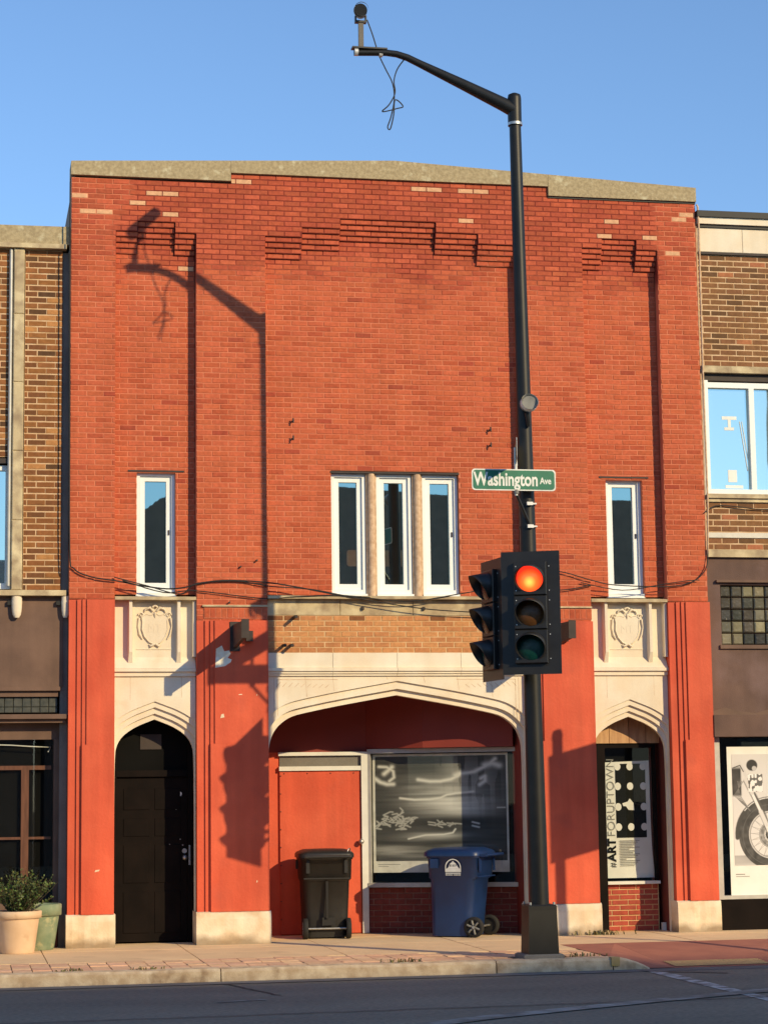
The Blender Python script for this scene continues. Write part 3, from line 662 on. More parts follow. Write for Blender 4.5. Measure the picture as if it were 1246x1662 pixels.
MB().box(-1.66, 1.79, .245, 1.7, 3.112, 3.118).build('recess_ceiling', 'recess_red', B)
# boarded door
dr = MB().box(-1.205, -.165, YD - .022, YD + .01, .015, 2.06).build('flush_door', 'red_paint', B)
m = MB()
for i in range(9): ball(m, (-1.195, YD - .024, .2 + i * .225), .008)
for i in range(4): ball(m, (-1.15 + i * .3, YD - .024, 2.03), .008)
m.build('screw_heads', 'lamp_brown', dr)
m = MB(); m.tube([(-.17, YD - .02, 1.16), (-.17, YD - .07, 1.16)], .014, 8); ball(m, (-.17, YD - .085, 1.16), .036); m.build('door_knob', 'steel', dr)
fr = MB().box(-1.225, -.06, YD - .05, YD + .01, 2.255, 2.30).box(-1.215, -.13, YD - .05, YD + .01, 2.065, 2.12).box(-.155, -.075, YD - .055, YD + .01, .01, 2.254).build('door_surround', 'aluminium_white', B)
MB().box(-1.205, -.157, YD - .004, YD + .011, 2.121, 2.254).build('transom_light', 'gutter_concrete', fr)
MB().box(-1.490, -1.452, .9, .912, 0, 0.001).build('threshold', 'steel', B) if False else None
sp_ = MB().box(-1.5115, -1.505, .46, .52, 1.25, 1.36).build('switch_plate', 'paper_white', B)
# display window in the splayed wall
w = MB(); w.M = SM; fz0, fz1 = .60, 2.31
w.box(.0, 1.95, -.05, .03, fz1 - .035, fz1 + .02).box(.0, 1.95, -.07, .03, fz0 - .02, fz0 + .035).box(.0, .04, -.05, .03, fz0 + .035, fz1 - .035).box(1.91, 1.95, -.05, .03, fz0 + .035, fz1 - .035)
dw = w.build('display_window', 'aluminium_frame', B)
g = MB(); g.M = SM; g.add([(.04, -.01, fz0+.035), (1.91, -.01, fz0+.035), (1.91, -.01, fz1-.035), (.04, -.01, fz1-.035)], [(0,1,2,3)]); g.build('pane', 'shop_glass', dw)
m = MB(); m.M = SM; m.box(.041, 1.909, .20, .22, fz0, fz1).box(.03, 1.92, .0, .2, fz0 - .02, fz0 + .01); m.build('interior', 'dark_interior', dw)
# brick below the display window
def shop_bricks(M4, x0, x1, z1, dep, n_courses, bl, label):
    bw = MB(); bw.M = M4; bw.box(x0, x1, .002 - dep, .06 - dep + .05, 0, z1); bk = bw.build('bulkhead', 'buff_mortar' if label else 'dark_mortar', B)
    ch = z1 / n_courses
    for c in range(n_courses):
        x = x0 - bl * (.5 if c % 2 else 0) - .04
        while x < x1:
            p, q = max(x, x0 + .003), min(x + bl, x1 - .003)
            if q - p > .03:
                b = MB(); b.col = jit(A(186, 84, 60) if label else A(138, 64, 48), .12); b.M = M4  # bricks under the central window tinted darker to carry their shade
                b.bbox(p, q - .012, -.006 - dep, .03 - dep, c*ch + .006, (c+1)*ch - .006, .003); b.build('brick', 'brick_face', bk)
            x += bl
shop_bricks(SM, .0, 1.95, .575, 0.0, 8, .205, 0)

# ---- right bay: narrow display window
RY = .48
MB().box(XE + .018, XE + .03, YP + .155, .70, 0, 2.75).build('bay_reveal', 'black_paint', B)
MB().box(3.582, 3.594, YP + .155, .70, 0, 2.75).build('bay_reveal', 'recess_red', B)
for a, b in ((2.70, 2.915), (2.922, 3.175), (3.182, 3.40), (3.407, 3.58)):
    MB().box(a, b, .45, .475, 2.36, 2.75).build('board', 'wood_board', B)
w = MB(); w.box(2.625, 2.83, RY - .10, RY + .03, .01, 2.345).box(3.485, 3.52, RY - .04, RY + .03, .62, 2.345).box(2.83, 3.485, RY - .04, RY + .03, 2.30, 2.345)
rw = w.build('display_window', 'black_paint', B)
MB().box(2.80, 3.53, RY - .075, RY + .03, .585, .622).build('sill', 'aluminium_white', rw)
m = MB(); m.add([(2.83, RY, .622), (3.485, RY, .622), (3.485, RY, 2.30), (2.83, RY, 2.30)], [(0,1,2,3)]); m.build('pane', 'shop_glass', rw)
MB().box(2.83, 3.485, RY + .15, RY + .17, .60, 2.32).build('interior', 'dark_interior', rw)
shop_bricks(Matrix.Identity(4) @ T((0, RY, 0)), 2.84, 3.525, .583, 0.0, 9, .215, 1)
MB().box(3.53, 3.58, RY - .10, RY - .05, .0, .10).build('drain_stub', 'aluminium_white', B)

# ---- wall anchors, stub pipes
for x, z in ((-1.18, 6.39), (-1.18, 6.17), (1.35, 6.33), (1.35, 6.13)):
    m = MB(); m.tube([(x, RD, z), (x, RD - .06, z)], .012, 6); m.tube([(x, RD - .05, z + .03), (x, RD - .055, z - .03)], .010, 6); m.build('anchor_bolt', 'lamp_brown', B)
for x, z in ((-1.86, 4.54), (-1.66, 4.62), (-2.0, 4.1)):
    m = MB(); m.tube([(x, 0.0, z), (x, -.04, z)], .012, 6); m.build('anchor_bolt', 'lamp_brown', B)
for x, z in ((-1.19, 3.93), (-1.33, 3.58), (-1.24, 3.58)):
    m = MB(); m.tube([(x, .06, z), (x, -.12, z - .01)], .02, 8); m.build('pipe_stub', 'lamp_brown', B)
MB().box(1.0, 1.06, -.02, .06, 4.05, 4.12).build('bracket', 'weathered_stone', B) if False else None
for x in (-.35, .42): MB().box(x, x + .03, .02, .06, 4.02, 4.06).build('bracket', 'lamp_brown', B)

# ------------------------------------------------------------------ neighbour on the left
NL = thing('brown_brick_building', 'brown brick building with cream pilaster at the left edge of the photo', 'building', (-6.0, 1, 0))
NY = 0.15
tb = [jit(A(158, 98, 52), .15) for _ in range(4)] + [jit(A(138, 86, 48), .12) for _ in range(3)] + [jit(A(106, 70, 44), .1) for _ in range(2)] + [jit(A(206, 138, 76), .08) for _ in range(2)]
def tan_tint(x, z):
    i = random.choices(range(11), [4]*4 + [3]*3 + [1.6]*2 + [.9]*2)[0]; return tb[i], 100 + i
lr = [(-8.5, -4.03, 4.25, 8.47, NY), (-4.63, -4.49, 4.2, 8.5, None), (-7.2, -4.63, 4.25, 5.86, None)]
brickwork(NL, lr, 4.25, 8.47, 0.074, 0.222, 0.017, tan_tint, 'tan_mortar', xvis=(-4.85, -4.0), pname='brown_brick', phase=.06, thick=.12)
MB().box(-4.032, -3.942, NY + .02, NY + .3, 0, 8.45).build('corner_strip', 'gutter_concrete', NL)
for z0, z1 in zip((4.25, 5.1, 5.95, 6.8, 7.65), (5.098, 5.948, 6.798, 7.648, 8.47)):
    MB().bbox(-4.628, -4.497, NY - .06, NY + .1, z0, z1, .012).build('pilaster_block', 'weathered_stone', NL)
MB().tube([(-4.66, NY - .035, 4.3), (-4.66, NY - .035, 8.46)], .022, 8).build('downpipe', 'aluminium_frame', NL)
MB().prism([(-8.5, 8.535), (-3.945, 8.535), (-3.945, 8.765), (-8.5, 8.75)], NY - .06, NY + .4).build('coping', 'concrete_coping', NL)
MB().box(-8.5, -3.99, NY - .10, NY + .2, 8.475, 8.532).build('cornice', 'weathered_stone', NL)
lw = MB().box(-4.70, -4.635, NY + .05, NY + .15, 4.27, 5.78).box(-7.2, -4.70, NY + .05, NY + .15, 5.72, 5.78).box(-7.2, -4.70, NY + .05, NY + .15, 4.27, 4.34).build('window', 'white_vinyl', NL)
MB().add([(-7.2, NY + .1, 4.34), (-4.70, NY + .1, 4.34), (-4.70, NY + .1, 5.72), (-7.2, NY + .1, 5.72)], [(0,1,2,3)]).build('pane', 'sky_glass', lw)
MB().box(-7.2, -4.63, NY - .01, NY + .15, 5.80, 5.86).build('lintel', 'lamp_brown', NL)
MB().prism([(-8.5, 4.18), (-3.97, 4.18), (-3.97, 4.245), (-8.5, 4.245)], NY - .11, NY + .2).build('ledge', 'weathered_stone', NL)
for x, s in ((-4.555, 1), (-3.975, .8)):
    m = MB(); pr = [(0, 4.178, .06), (0, 4.10, .065), (0, 4.0, .058), (0, 3.95, .05), (0, 3.915, .03)]
    m.loft([[(x + r*s*math.cos(k*math.pi/5), NY - .055 + .7*r*math.sin(k*math.pi/5), z) for k in range(10)] for _, z, r in pr[::-1]]); m.build('corbel_drop', 'cream_stone', NL)
    MB().box(x - .11, x - .06, NY - .05, NY, 4.07, 4.12).build('vent_stub', 'cable_black', NL)
MB().box(-8.5, -4.0, NY, NY + .3, 3.09, 4.179).build('fascia', 'brown_paint', NL)
m = MB()
m.box(-8.5, -4.03, NY - .03, NY + .2, 3.04, 3.088).box(-8.5, -4.05, NY + .02, NY + .2, 2.97, 3.038); m.build('moulding', 'brown_paint', NL)
for i in range(16):
    for j in range(2):
        x1 = -4.06 - i * .105; z0 = 2.78 + j * .07; h = .066 if j == 0 else .115
        MB().bbox(x1 - .10, x1, NY + .06, NY + .12, z0, z0 + h, .006).build('prism_tile', 'prism_glass', NL)
MB().box(-8.5, -4.0, NY + .09, NY + .2, 2.77, 2.969).build('transom_back', 'dark_interior', NL)
m = MB(); m.prism([(-8.5, 2.70), (-3.955, 2.70), (-3.955, 2.755), (-8.5, 2.755)], NY - .12, NY + .2); m.box(-8.5, -3.965, NY - .06, NY + .2, 2.655, 2.698); m.build('cornice', 'brown_paint', NL)
sf = MB().box(-8.5, -4.03, NY + .12, NY + .25, 2.46, 2.654).box(-4.095, -4.03, NY + .1, NY + .25, .43, 2.459).box(-8.5, -4.10, NY + .1, NY + .25, .44, .52).build('shop_window', 'brown_paint', NL)
m = MB().add([(-8.5, NY + .16, .52), (-4.095, NY + .16, .52), (-4.095, NY + .16, 2.46), (-8.5, NY + .16, 2.46)], [(0,1,2,3)]); m.build('pane', 'shop_glass', sf)
MB().box(-4.475, -4.385, NY + .22, NY + .28, .52, 2.10).box(-8.5, -4.12, NY + .22, NY + .28, 2.10, 2.15).box(-8.5, -4.476, NY + .225, NY + .265, 1.27, 1.30).box(-4.384, -4.12, NY + .225, NY + .265, 1.27, 1.30)\
    .box(-8.5, -4.476, NY + .225, NY + .27, .60, .68).build('inner_frame', 'wood_orange', sf)
MB().box(-8.5, -4.1, NY + .29, NY + .305, .4, 2.5).build('interior', 'dark_interior', sf)
m = MB(); m.tube([(-4.75, NY + .17, 2.40), (-4.6, NY + .17, 2.395), (-4.4, NY + .17, 2.38), (-4.13, NY + .17, 2.365), (-4.16, NY + .17, 2.31)], .008, 5); m.build('torn_edge', 'print_pale', sf)
MB().box(-8.5, -4.04, NY + .05, NY + .3, .0, .439).build('bulkhead', 'recess_red', NL)
MB().box(-8.5, -3.96, NY + .31, 12, .0, 8.6).build('rear_wall', 'far_brick', NL)
MB().box(-4.03, -3.955, NY + .08, NY + .3, .0, 2.65).build('shadow_gap', 'black_paint', NL)  # black strip standing in for the shade between the two buildings

# ------------------------------------------------------------------ neighbour on the right
NR = thing('tan_brick_building', 'tan brick building with wide white window at the right edge of the photo', 'building', (6.2, 1, 0))
QY = 0.05
rr = [(4.165, 9.2, 4.815, 5.43, QY), (4.165, 9.2, 7.215, 8.70, QY)]
tb2 = [jit(A(156, 104, 62), .12) for _ in range(5)] + [jit(A(128, 88, 54), .10) for _ in range(3)] + [jit(A(190, 116, 72), .08) for _ in range(2)]
def tan2(x, z):
    i = random.choices(range(10), [4]*5 + [2]*3 + [.9]*2)[0]; return tb2[i], 130 + i
brickwork(NR, rr[1:], 7.215, 8.70, 0.0742, 0.222, 0.017, tan2, 'tan_mortar', xvis=(4.1, 5.2), pname='tan_brick', phase=.05, thick=.12, limit=150)
brickwork(NR, rr[:1], 4.815, 5.43, 0.0742, 0.222, 0.017, tan2, 'tan_mortar', xvis=(4.1, 5.2), pname='tan_brick', phase=.10, thick=.12, limit=100)
MB().box(4.142, 4.163, QY - .02, QY + .2, 4.71, 9.1).build('corner_strip', 'tan_stone', NR)
MB().box(4.15, 9.2, QY - .10, QY + .35, 9.19, 9.27).box(4.17, 9.2, QY - .04, QY + .3, 9.06, 9.10).build('roof_edge', 'cable_black', NR)
MB().box(4.16, 9.2, QY - .07, QY + .3, 9.101, 9.189).build('cornice', 'cream_stone', NR)
for i in range(8): MB().bbox(4.167 + i*.62, 4.167 + i*.62 + .617, QY - .02, QY + .2, 8.735, 9.058, .006).build('stone_block', 'cream_stone', NR)
MB().box(4.166, 9.2, QY - .03, QY + .2, 8.702, 8.733).build('flashing', 'lamp_brown', NR)
MB().box(4.155, 9.2, QY - .05, QY + .2, 7.125, 7.213).build('ledge', 'weathered_stone', NR)
MB().box(4.165, 9.2, QY + .02, QY + .2, 7.03, 7.123).build('lintel', 'lamp_brown', NR)
x = 4.17
wv = MB().box(4.17, 4.245, QY - .015, QY + .1, 5.52, 7.028).box(4.245, 9.2, QY - .015, QY + .1, 6.93, 7.0).box(4.245, 9.2, QY - .015, QY + .1, 5.535, 5.60)
for k in range(8):
    xx = 4.80 + k * .62; wv.box(xx, xx + .07, QY - .015, QY + .1, 5.60, 6.93)
wv = wv.build('window', 'white_vinyl', NR)
for k in range(8):
    a, b = (4.247 if k == 0 else 4.87 + (k - 1) * .62), 4.80 + k * .62
    MB().add([(a, QY + .04, 5.60), (b, QY + .04, 5.60), (b, QY + .04, 6.93), (a, QY + .04, 6.93)], [(0,1,2,3)]).build('pane', 'sky_glass', wv)
# decals on the first pane
m = MB(); y = QY + .036
m.box(4.44, 4.64, y, y + .002, 6.52, 6.565).box(4.47, 4.60, y, y + .002, 6.38, 6.42).box(4.52, 4.56, y, y + .002, 6.42, 6.52); m.build('decal', 'sign_white', wv)
m = MB(); m.tube([(4.68, y, 6.5), (4.77, y, 5.85)], .006, 4); m.tube([(4.71, y, 6.5), (4.78, y, 6.0)], .005, 4); m.box(4.50, 4.62, y, y + .002, 5.70, 5.86).box(4.46, 4.70, y, y + .002, 5.62, 5.66); m.build('decal', 'paper_white', wv)
MB().box(4.18, 9.2, QY - .06, QY + .1, 5.48, 5.534).box(4.17, 9.2, QY - .03, QY + .1, 5.433, 5.478).build('sill', 'weathered_stone', NR)
MB().box(4.18, 9.2, QY - .012, QY + .02, 4.97, 5.035).build('metal_strip', 'aluminium_frame', NR)
MB().box(4.15, 9.2, QY - .05, QY + .2, 4.715, 4.812).build('ledge', 'weathered_stone', NR)
gx0, gx1, gz0, gz1 = 4.325, 5.55, 3.59, 4.36
st = MB(); st.box(4.145, gx0, QY, QY + .3, 2.70, 4.713).box(gx0, gx1, QY, QY + .3, gz1, 4.713).box(gx0, gx1, QY, QY + .3, 2.70, gz0).box(gx1, 9.2, QY, QY + .3, 2.70, 4.713); st.build('fascia', 'brown_stucco', NR)
MB().box(gx0 - .03, gx1 + .03, QY - .03, QY + .04, gz0 - .05, gz0 - .002).box(gx0 - .06, gx1, QY - .05, QY + .02, gz1 + .03, gz1 + .06).build('moulding', 'brown_paint', NR)
gb = MB().box(gx0, gx1, QY + .11, QY + .2, gz0, gz1).build('glass_block_window', 'dark_mortar', NR)
nx, nz = 8, 5; dx = (gx1 - gx0) / nx; dz = (gz1 - gz0) / nz
for i in range(nx):
    for j in range(nz):
        b = MB(); b.col = jit(random.choice([(.10, .09, .07), (.16, .145, .105), (.26, .23, .15), (.07, .07, .06)]), .3)
        b.bbox(gx0 + i*dx + .008, gx0 + (i+1)*dx - .008, QY + .04, QY + .12, gz0 + j*dz + .008, gz0 + (j+1)*dz - .008, .014); b.build('glass_block', 'block_glass', gb)
m = MB(); m.prism([(4.14, 2.42), (9.2, 2.42), (9.2, 2.695), (4.14, 2.695)], QY - .13, QY + .2); m.build('awning_box', 'brown_stucco', NR)
ring = []
m = MB()
for i in range(26):
    x = 4.13 + i * .2; h = 2.73 + .035 * math.sin(i * 1.7) + random.uniform(0, .03); ring.append([(x, QY - .02, 2.69), (x, QY - .015, h), (x, QY + .02, h)])
m.loft(ring, smooth=False); m.build('patched_render', 'brown_paint', NR)
sf = MB().box(4.17, 4.245, QY + .0, QY + .2, .385, 2.418).box(4.245, 9.2, QY + .02, QY + .2, .385, .43).build('shop_window', 'aluminium_frame', NR)
MB().add([(4.245, QY + .10, .43), (9.2, QY + .10, .43), (9.2, QY + .10, 2.42), (4.245, QY + .10, 2.42)], [(0,1,2,3)]).build('pane', 'shop_glass', sf)
MB().box(4.17, 9.2, QY + .30, QY + .32, .385, 2.42).build('interior', 'dark_interior', sf)
MB().box(4.16, 9.2, QY + .02, QY + .25, .002, .384).build('bulkhead', 'black_paint', NR)
MB().box(4.146, 9.2, QY + .34, 12, .0, 9.15).build('rear_wall', 'far_brick', NR)

# ------------------------------------------------------------------ posters
# abstract night-street print behind the central window
pz0, pz1 = .76, 2.262
po = thing('poster', 'large black and white abstract light-streak poster in the central shop window', 'poster', (0.8, 1.1, .76))
import numpy as np
rng = np.random.default_rng(5)
def vnoise(U, V, fu, fv):                                 # smooth value noise on a grid
    g = rng.random((int(fv) + 3, int(fu) + 3)); x = U * fu; y = V * fv; i = x.astype(int); j = y.astype(int); fx = x - i; fy = y - j
    fx = fx*fx*(3-2*fx); fy = fy*fy*(3-2*fy)
    return (g[j, i]*(1-fx) + g[j, i+1]*fx)*(1-fy) + (g[j+1, i]*(1-fx) + g[j+1, i+1]*fx)*fy
def seg(U, V, pts, w, asp=1.0):                           # soft-edged stroke along a polyline
    d = np.full(U.shape, 9.0)
    for (x0, y0), (x1, y1) in zip(pts[:-1], pts[1:]):
        dx, dy = (x1-x0)*asp, y1-y0; l = dx*dx + dy*dy + 1e-9; t = np.clip((((U-x0)*asp)*dx + (V-y0)*dy)/l, 0, 1)
        d = np.minimum(d, np.hypot((U-x0)*asp - t*dx, (V-y0) - t*dy))
    return np.exp(-(d / w)**2 * .9)
def print_grid(x0, x1, z0, z1, y, G, warm=(1, .985, .93)):
    h, w = G.shape; m = MB(); xs = np.linspace(x0, x1, w + 1); zs = np.linspace(z0, z1, h + 1)
    m.v = [(float(x), y, float(z)) for z in zs for x in xs]
    for j in range(h):
        for i in range(w):
            o = j*(w+1) + i; m.f.append((o, o+1, o+w+2, o+w+1)); g = float(G[j, i]); m.c.append((g*warm[0], g*warm[1], g*warm[2]))
    m.sm = [False] * len(m.f); return m
mat('print_ink', (0.5, 0.5, 0.5), attr=True, rough=0.55, scale=3, lo=0.0, hi=0.3, spec=0.2)
NW, NH = 190, 150
U, V = np.meshgrid((np.arange(NW) + .5) / NW, (np.arange(NH) + .5) / NH)
def gs(cx, cy, sx, sy): return np.exp(-((U-cx)/sx)**2 - ((V-cy)/sy)**2)
hst = vnoise(U, V, 3, 46)*.6 + vnoise(U, V, 7, 80)*.4; vst = vnoise(U, V, 40, 3); bl1 = vnoise(U, V, 6, 5)
G = .035 + .03*bl1
G += .50*gs(.58, .56, .26, .13)*(.45+.8*hst) + .34*gs(.66, .48, .22, .06)*(.6+.5*hst) + .22*gs(.42, .66, .28, .14)*(.3+hst)
G += .20*gs(.62, .86, .10, .16)*(vst > .35)*(.4+.7*bl1) + .16*gs(.80, .72, .14, .22)*(vst > .45)
G *= 1 - .82*gs(.62, .375, .5, .055)*(.7+.4*hst); G *= 1 - .55*gs(.45, .62, .5, .02)
G += .46*gs(.46, .235, .20, .032)*(.5+.6*hst) + .30*gs(.12, .11, .17, .05)*hst*1.4 + .18*gs(.30, .10, .2, .1)*hst + .22*gs(.68, .12, .18, .045)*hst
G *= 1 - .65*gs(.25, .17, .4, .03); G += .03*hst
st = 0
for pts, w in (([(.33, .775), (.42, .757), (.50, .757), (.58, .775), (.635, .805), (.66, .828), (.72, .836), (.76, .845)], .016), ([(.76, .845), (.82, .88), (.87, .91), (.92, .965)], .018), ([(.84, .905), (.90, .922), (.95, .90)], .026),
               ([(.19, .60), (.30, .583), (.42, .585), (.50, .60), (.55, .628), (.62, .64), (.75, .655)], .010), ([(.62, .81), (.655, .83)], .026),
               ([(.03, .905), (.09, .90), (.14, .86), (.145, .80), (.11, .765)], .013), ([(.0, .79), (.04, .755), (.09, .735), (.14, .735)], .018), ([(.07, .835), (.10, .865), (.13, .90)], .020),
               ([(.81, .78), (.84, .80), (.84, .755), (.80, .72)], .018), ([(.93, .50), (.99, .50)], .005), ([(.74, .365), (.79, .35)], .007), ([(.74, .33), (.79, .315)], .007), ([(.25, .21), (.38, .245), (.52, .25), (.59, .265), (.61, .30)], .007)):
    st = np.maximum(st, seg(U, V, pts, w, 1.15))
for k in range(26):
    cx = .02 + .26*rng.random(); cy = .325 + .15*rng.random()*(1 - abs(cx - .16)/.2); pts = [(cx, cy)]
    for q in range(3): pts.append((pts[-1][0] + rng.uniform(-.05, .06), max(.30, pts[-1][1] + rng.uniform(-.04, .04))))
    st = np.maximum(st, .62*seg(U, V, pts, .006, 1.15))
for k in range(12):
    cx = .45 + .16*rng.random(); cy = .33 + .04*rng.random(); st = np.maximum(st, .55*seg(U, V, [(cx, cy), (cx + rng.uniform(-.06, .08), cy + rng.uniform(-.02, .03))], .006, 1.15))
G = np.clip(G, .02, .8)*(1-st) + .74*st
def poster_piece(name, m, matn):
    o = m.build(name, matn); o.matrix_world = SM; o.parent = po; o.matrix_parent_inverse = T((-.8, -1.1, -.76)); return o
poster_piece('sheet', MB().box(.05, 1.80, .055, .058, pz0, pz1), 'print_pale')
poster_piece('picture', print_grid(.085, 1.775, .905, pz1 - .03, .0535, G), 'print_ink')
def ribbon(pts, ws, y):
    m = MB(); vs = []
    pts = smooth_curve(pts, 2); k = len(pts)
    for i, (x, z) in enumerate(pts):
        a, b = pts[max(i-1, 0)], pts[min(i+1, k-1)]; dx, dz = b[0]-a[0], b[1]-a[1]; l = math.hypot(dx, dz) or 1
        f = i / (k - 1) * (len(ws) - 1); w = ws[int(f)] + (ws[min(int(f)+1, len(ws)-1)] - ws[int(f)]) * (f - int(f))
        vs += [(x + dz/l*w/2, y, z - dx/l*w/2), (x - dz/l*w/2, y, z + dx/l*w/2)]
    m.add(vs, [(2*i, 2*i+2, 2*i+3, 2*i+1) for i in range(k-1)]); return m
def join(ms):
    o = MB()
    for m in ms: o.add(m.v, m.f)
    return o
poster_piece('caption', MB().box(.11, .40, .0535, .0548, .86, .867).box(.11, .25, .0535, .0548, .835, .841), 'print_grey')

# dotted poster in the right bay
p2 = thing('poster', 'white poster with black dotted square and sideways lettering in the narrow right window', 'poster', (3.17, RY + .05, .68))
PY = RY + .055
m = MB(); vs = []; fs = []; nx_, nz_ = 8, 16
for j in range(nz_ + 1):
    t = j / nz_; z = .66 + 1.46 * t
    for i in range(nx_ + 1):
        s = i / nx_; curl = (1 - t) ** 3 * .03 * math.sin(s * 5); x = 2.86 + .60 * s + (.05 * (1 - t) ** 4 * (s - .2)); vs.append((x, PY - .004 - .025 * max(0.0, (.3 - t) / .3)**2 * math.sin(s*3.1)**2, z + (.02 * s if j == nz_ else 0)))
m.add(vs, [(j*9+i, j*9+i+1, (j+1)*9+i+1, (j+1)*9+i) for j in range(nz_) for i in range(nx_)], True); m.build('sheet', 'paper_white', p2)
MB().box(3.005, 3.405, PY - .008, PY - .0055, 1.165, 2.10).build('black_square', 'print_black', p2)
for r_, z in enumerate((2.065, 1.815, 1.555, 1.30)):
    for c_, x in enumerate((3.035, 3.20, 3.375)):
        if (r_, c_) == (2, 1): continue
        dd = MB(); rr_ = .048
        dd.prism([(x + .9*rr_*math.cos(a*.3491), z + rr_*math.sin(a*.3491)) for a in range(18)], PY - .0095, PY - .0075); dd.build('dot', 'paper_white', p2)
MB().prism([(3.09, 1.60), (3.16, 1.62), (3.19, 1.66), (3.24, 1.60), (3.25, 1.51), (3.17, 1.515), (3.14, 1.56), (3.10, 1.565)], PY - .0095, PY - .0075).build('torn_flap', 'paper_white', p2)
RV = Matrix.Rotation(-math.pi / 2, 4, 'Y')
m = MB(); MT = T((2.985, PY - .012, .79)) @ RV
w1 = put_text(m, '#', .11, MT, offset=.000); w2 = w1 + .015
MT2 = T((2.985, PY - .012, .79 + w2)) @ RV; w3 = put_text(m, 'ART', .145, MT2, sx=1.05, offset=.006)
m.build('lettering_bold', 'print_black', p2)
m = MB(); MT3 = T((2.985, PY - .012, .79 + w2 + w3 + .02)) @ RV
vs_, fs_2 = text_mb('FORUPTOWN', .145, 1.0, -.0012); wmax = max(v[0] for v in vs_); m.M = MT3; m.add([(v[0] * (.98 / wmax), v[1], v[2]) for v in vs_], fs_2)
m.build('lettering_thin', 'print_grey', p2)
m = MB()
for i in range(16):
    z = 1.125 - i * .021; m.box(3.04, 3.30 - (i % 4) * .025 - (0.1 if i in (5, 11) else 0), PY - .022, PY - .0205, z, z + .007)
m.build('text_lines', 'print_grey', p2)

# motorcycle poster on the right
p3 = thing('poster', 'black and white motorcycle poster in the shop window right of the red building', 'poster', (5.0, QY + .05, .42))
MY = QY + .085
MB().box(4.37, 5.66, MY + .004, MY + .007, .425, 2.295).build('sheet', 'paper_white', p3)
mx0, mx1, mz0, mz1 = 4.43, 5.61, .80, 2.20
NW, NH = 200, 236
U, V = np.meshgrid((np.arange(NW) + .5) / NW, (np.arange(NH) + .5) / NH)
X = mx0 + U*(mx1-mx0); Z = mz0 + V*(mz1-mz0)
def over(G, a, v): return G*(1-a) + v*a
def ringm(cx, cz, ro, ri): d = np.hypot(X-cx, Z-cz); return np.clip((ro-d)/.006+.5, 0, 1)*np.clip((d-ri)/.006+.5, 0, 1)
def disc(cx, cz, rx, rz): return np.clip((1-np.hypot((X-cx)/rx, (Z-cz)/rz))*rx/.006+.5, 0, 1)
def ln(pts, w):
    a_ = seg(X, Z, pts, w); return np.clip(a_ * 3 - .9, 0, 1)
G2 = .70 - .10*V + .04*vnoise(U, V, 5, 5)
G2 = over(G2, np.clip((.93-Z)/.01, 0, 1), .34 + .18*vnoise(U, V, 4, 20)); G2 = over(G2, np.clip((.83-Z)/.03, 0, 1)*.6, .6)
WX, WZ = 4.93, 1.18
G2 = over(G2, np.clip((4.56-X)/.02, 0, 1)*np.clip((Z-1.66)/.03, 0, 1)*np.clip((2.06-Z)/.05, 0, 1), .04 + .05*vnoise(U, V, 20, 20))
G2 = over(G2, ringm(WX, WZ, .435, .30), .05 + .06*vnoise(U, V, 30, 30)); G2 = over(G2, ringm(WX, WZ, .385, .375)*.5, .16)
G2 = over(G2, ringm(WX, WZ, .30, .275), .55); G2 = over(G2, ringm(WX, WZ, .285, .279), .12)
for k in range(40):
    a0 = k*math.pi/20; b0 = a0 + (.4 if k % 2 else -.4)
    G2 = over(G2, .65*ln([(WX+.06*math.cos(a0), WZ+.06*math.sin(a0)), (WX+.28*math.cos(b0), WZ+.28*math.sin(b0))], .0035), .28)
G2 = over(G2, ringm(WX, WZ, .165, .095), .10 + .30*vnoise(U, V, 46, 52)); G2 = over(G2, ringm(WX, WZ, .16, .15)*.7, .5); G2 = over(G2, disc(WX, WZ, .075, .075), .05); G2 = over(G2, ringm(WX, WZ, .05, .03), .5); G2 = over(G2, disc(WX+.01, WZ+.005, .02, .02), .7)
arc = [(WX + .455*math.cos(t), WZ + .455*math.sin(t)) for t in [1.0 + i*.13 for i in range(18)]]
G2 = over(G2, ln(arc, .030), .07); G2 = over(G2, ln([(x, z + .012) for x, z in arc[2:12]], .007), .62)
G2 = over(G2, ln([(4.62, 1.86), (4.80, 1.50), (4.93, 1.16)], .040), .10); G2 = over(G2, ln([(4.60, 1.90), (4.79, 1.49), (4.915, 1.18)], .020), .78); G2 = over(G2, ln([(4.605, 1.89), (4.69, 1.71)], .028), .62); G2 = over(G2, ln([(4.80, 1.47), (4.87, 1.31)], .030), .66)
G2 = over(G2, ln([(4.45, 2.05), (4.53, 2.09), (4.58, 2.02), (4.61, 1.93)], .022), .60); G2 = over(G2, ln([(4.45, 2.03), (4.54, 2.06), (4.585, 1.98)], .007), .08)
G2 = over(G2, disc(4.70, 2.06, .075, .07), .045); G2 = over(G2, disc(4.73, 2.02, .03, .03), .5); G2 = over(G2, ringm(4.70, 2.06, .078, .070)*.6, .4)
G2 = over(G2, np.clip((X-4.64)/.006, 0, 1)*np.clip((4.84-X)/.006, 0, 1)*np.clip((Z-1.72)/.006, 0, 1)*np.clip((1.95-Z)/.006, 0, 1)*.9, .08 + .75*(vnoise(U, V, 52, 40) > .5))
for k in range(5): G2 = over(G2, ln([(4.50 + .02*k, 1.86), (4.53 - .02*k, 1.68), (4.66, 1.48)], .004), .18)
MB().box(mx0, mx1, MY + .002, MY + .0035, mz0, mz1).build('picture_ground', 'print_pale', p3)
print_grid(mx0, mx1, mz0, mz1, MY + .001, np.clip(G2, .03, .8), (1, .965, .94)).build('picture', 'print_ink', p3)
MB().box(4.44, 4.56, MY, MY + .002, .685, .695).box(4.44, 4.62, MY, MY + .002, .66, .666).build('caption', 'print_grey', p3)

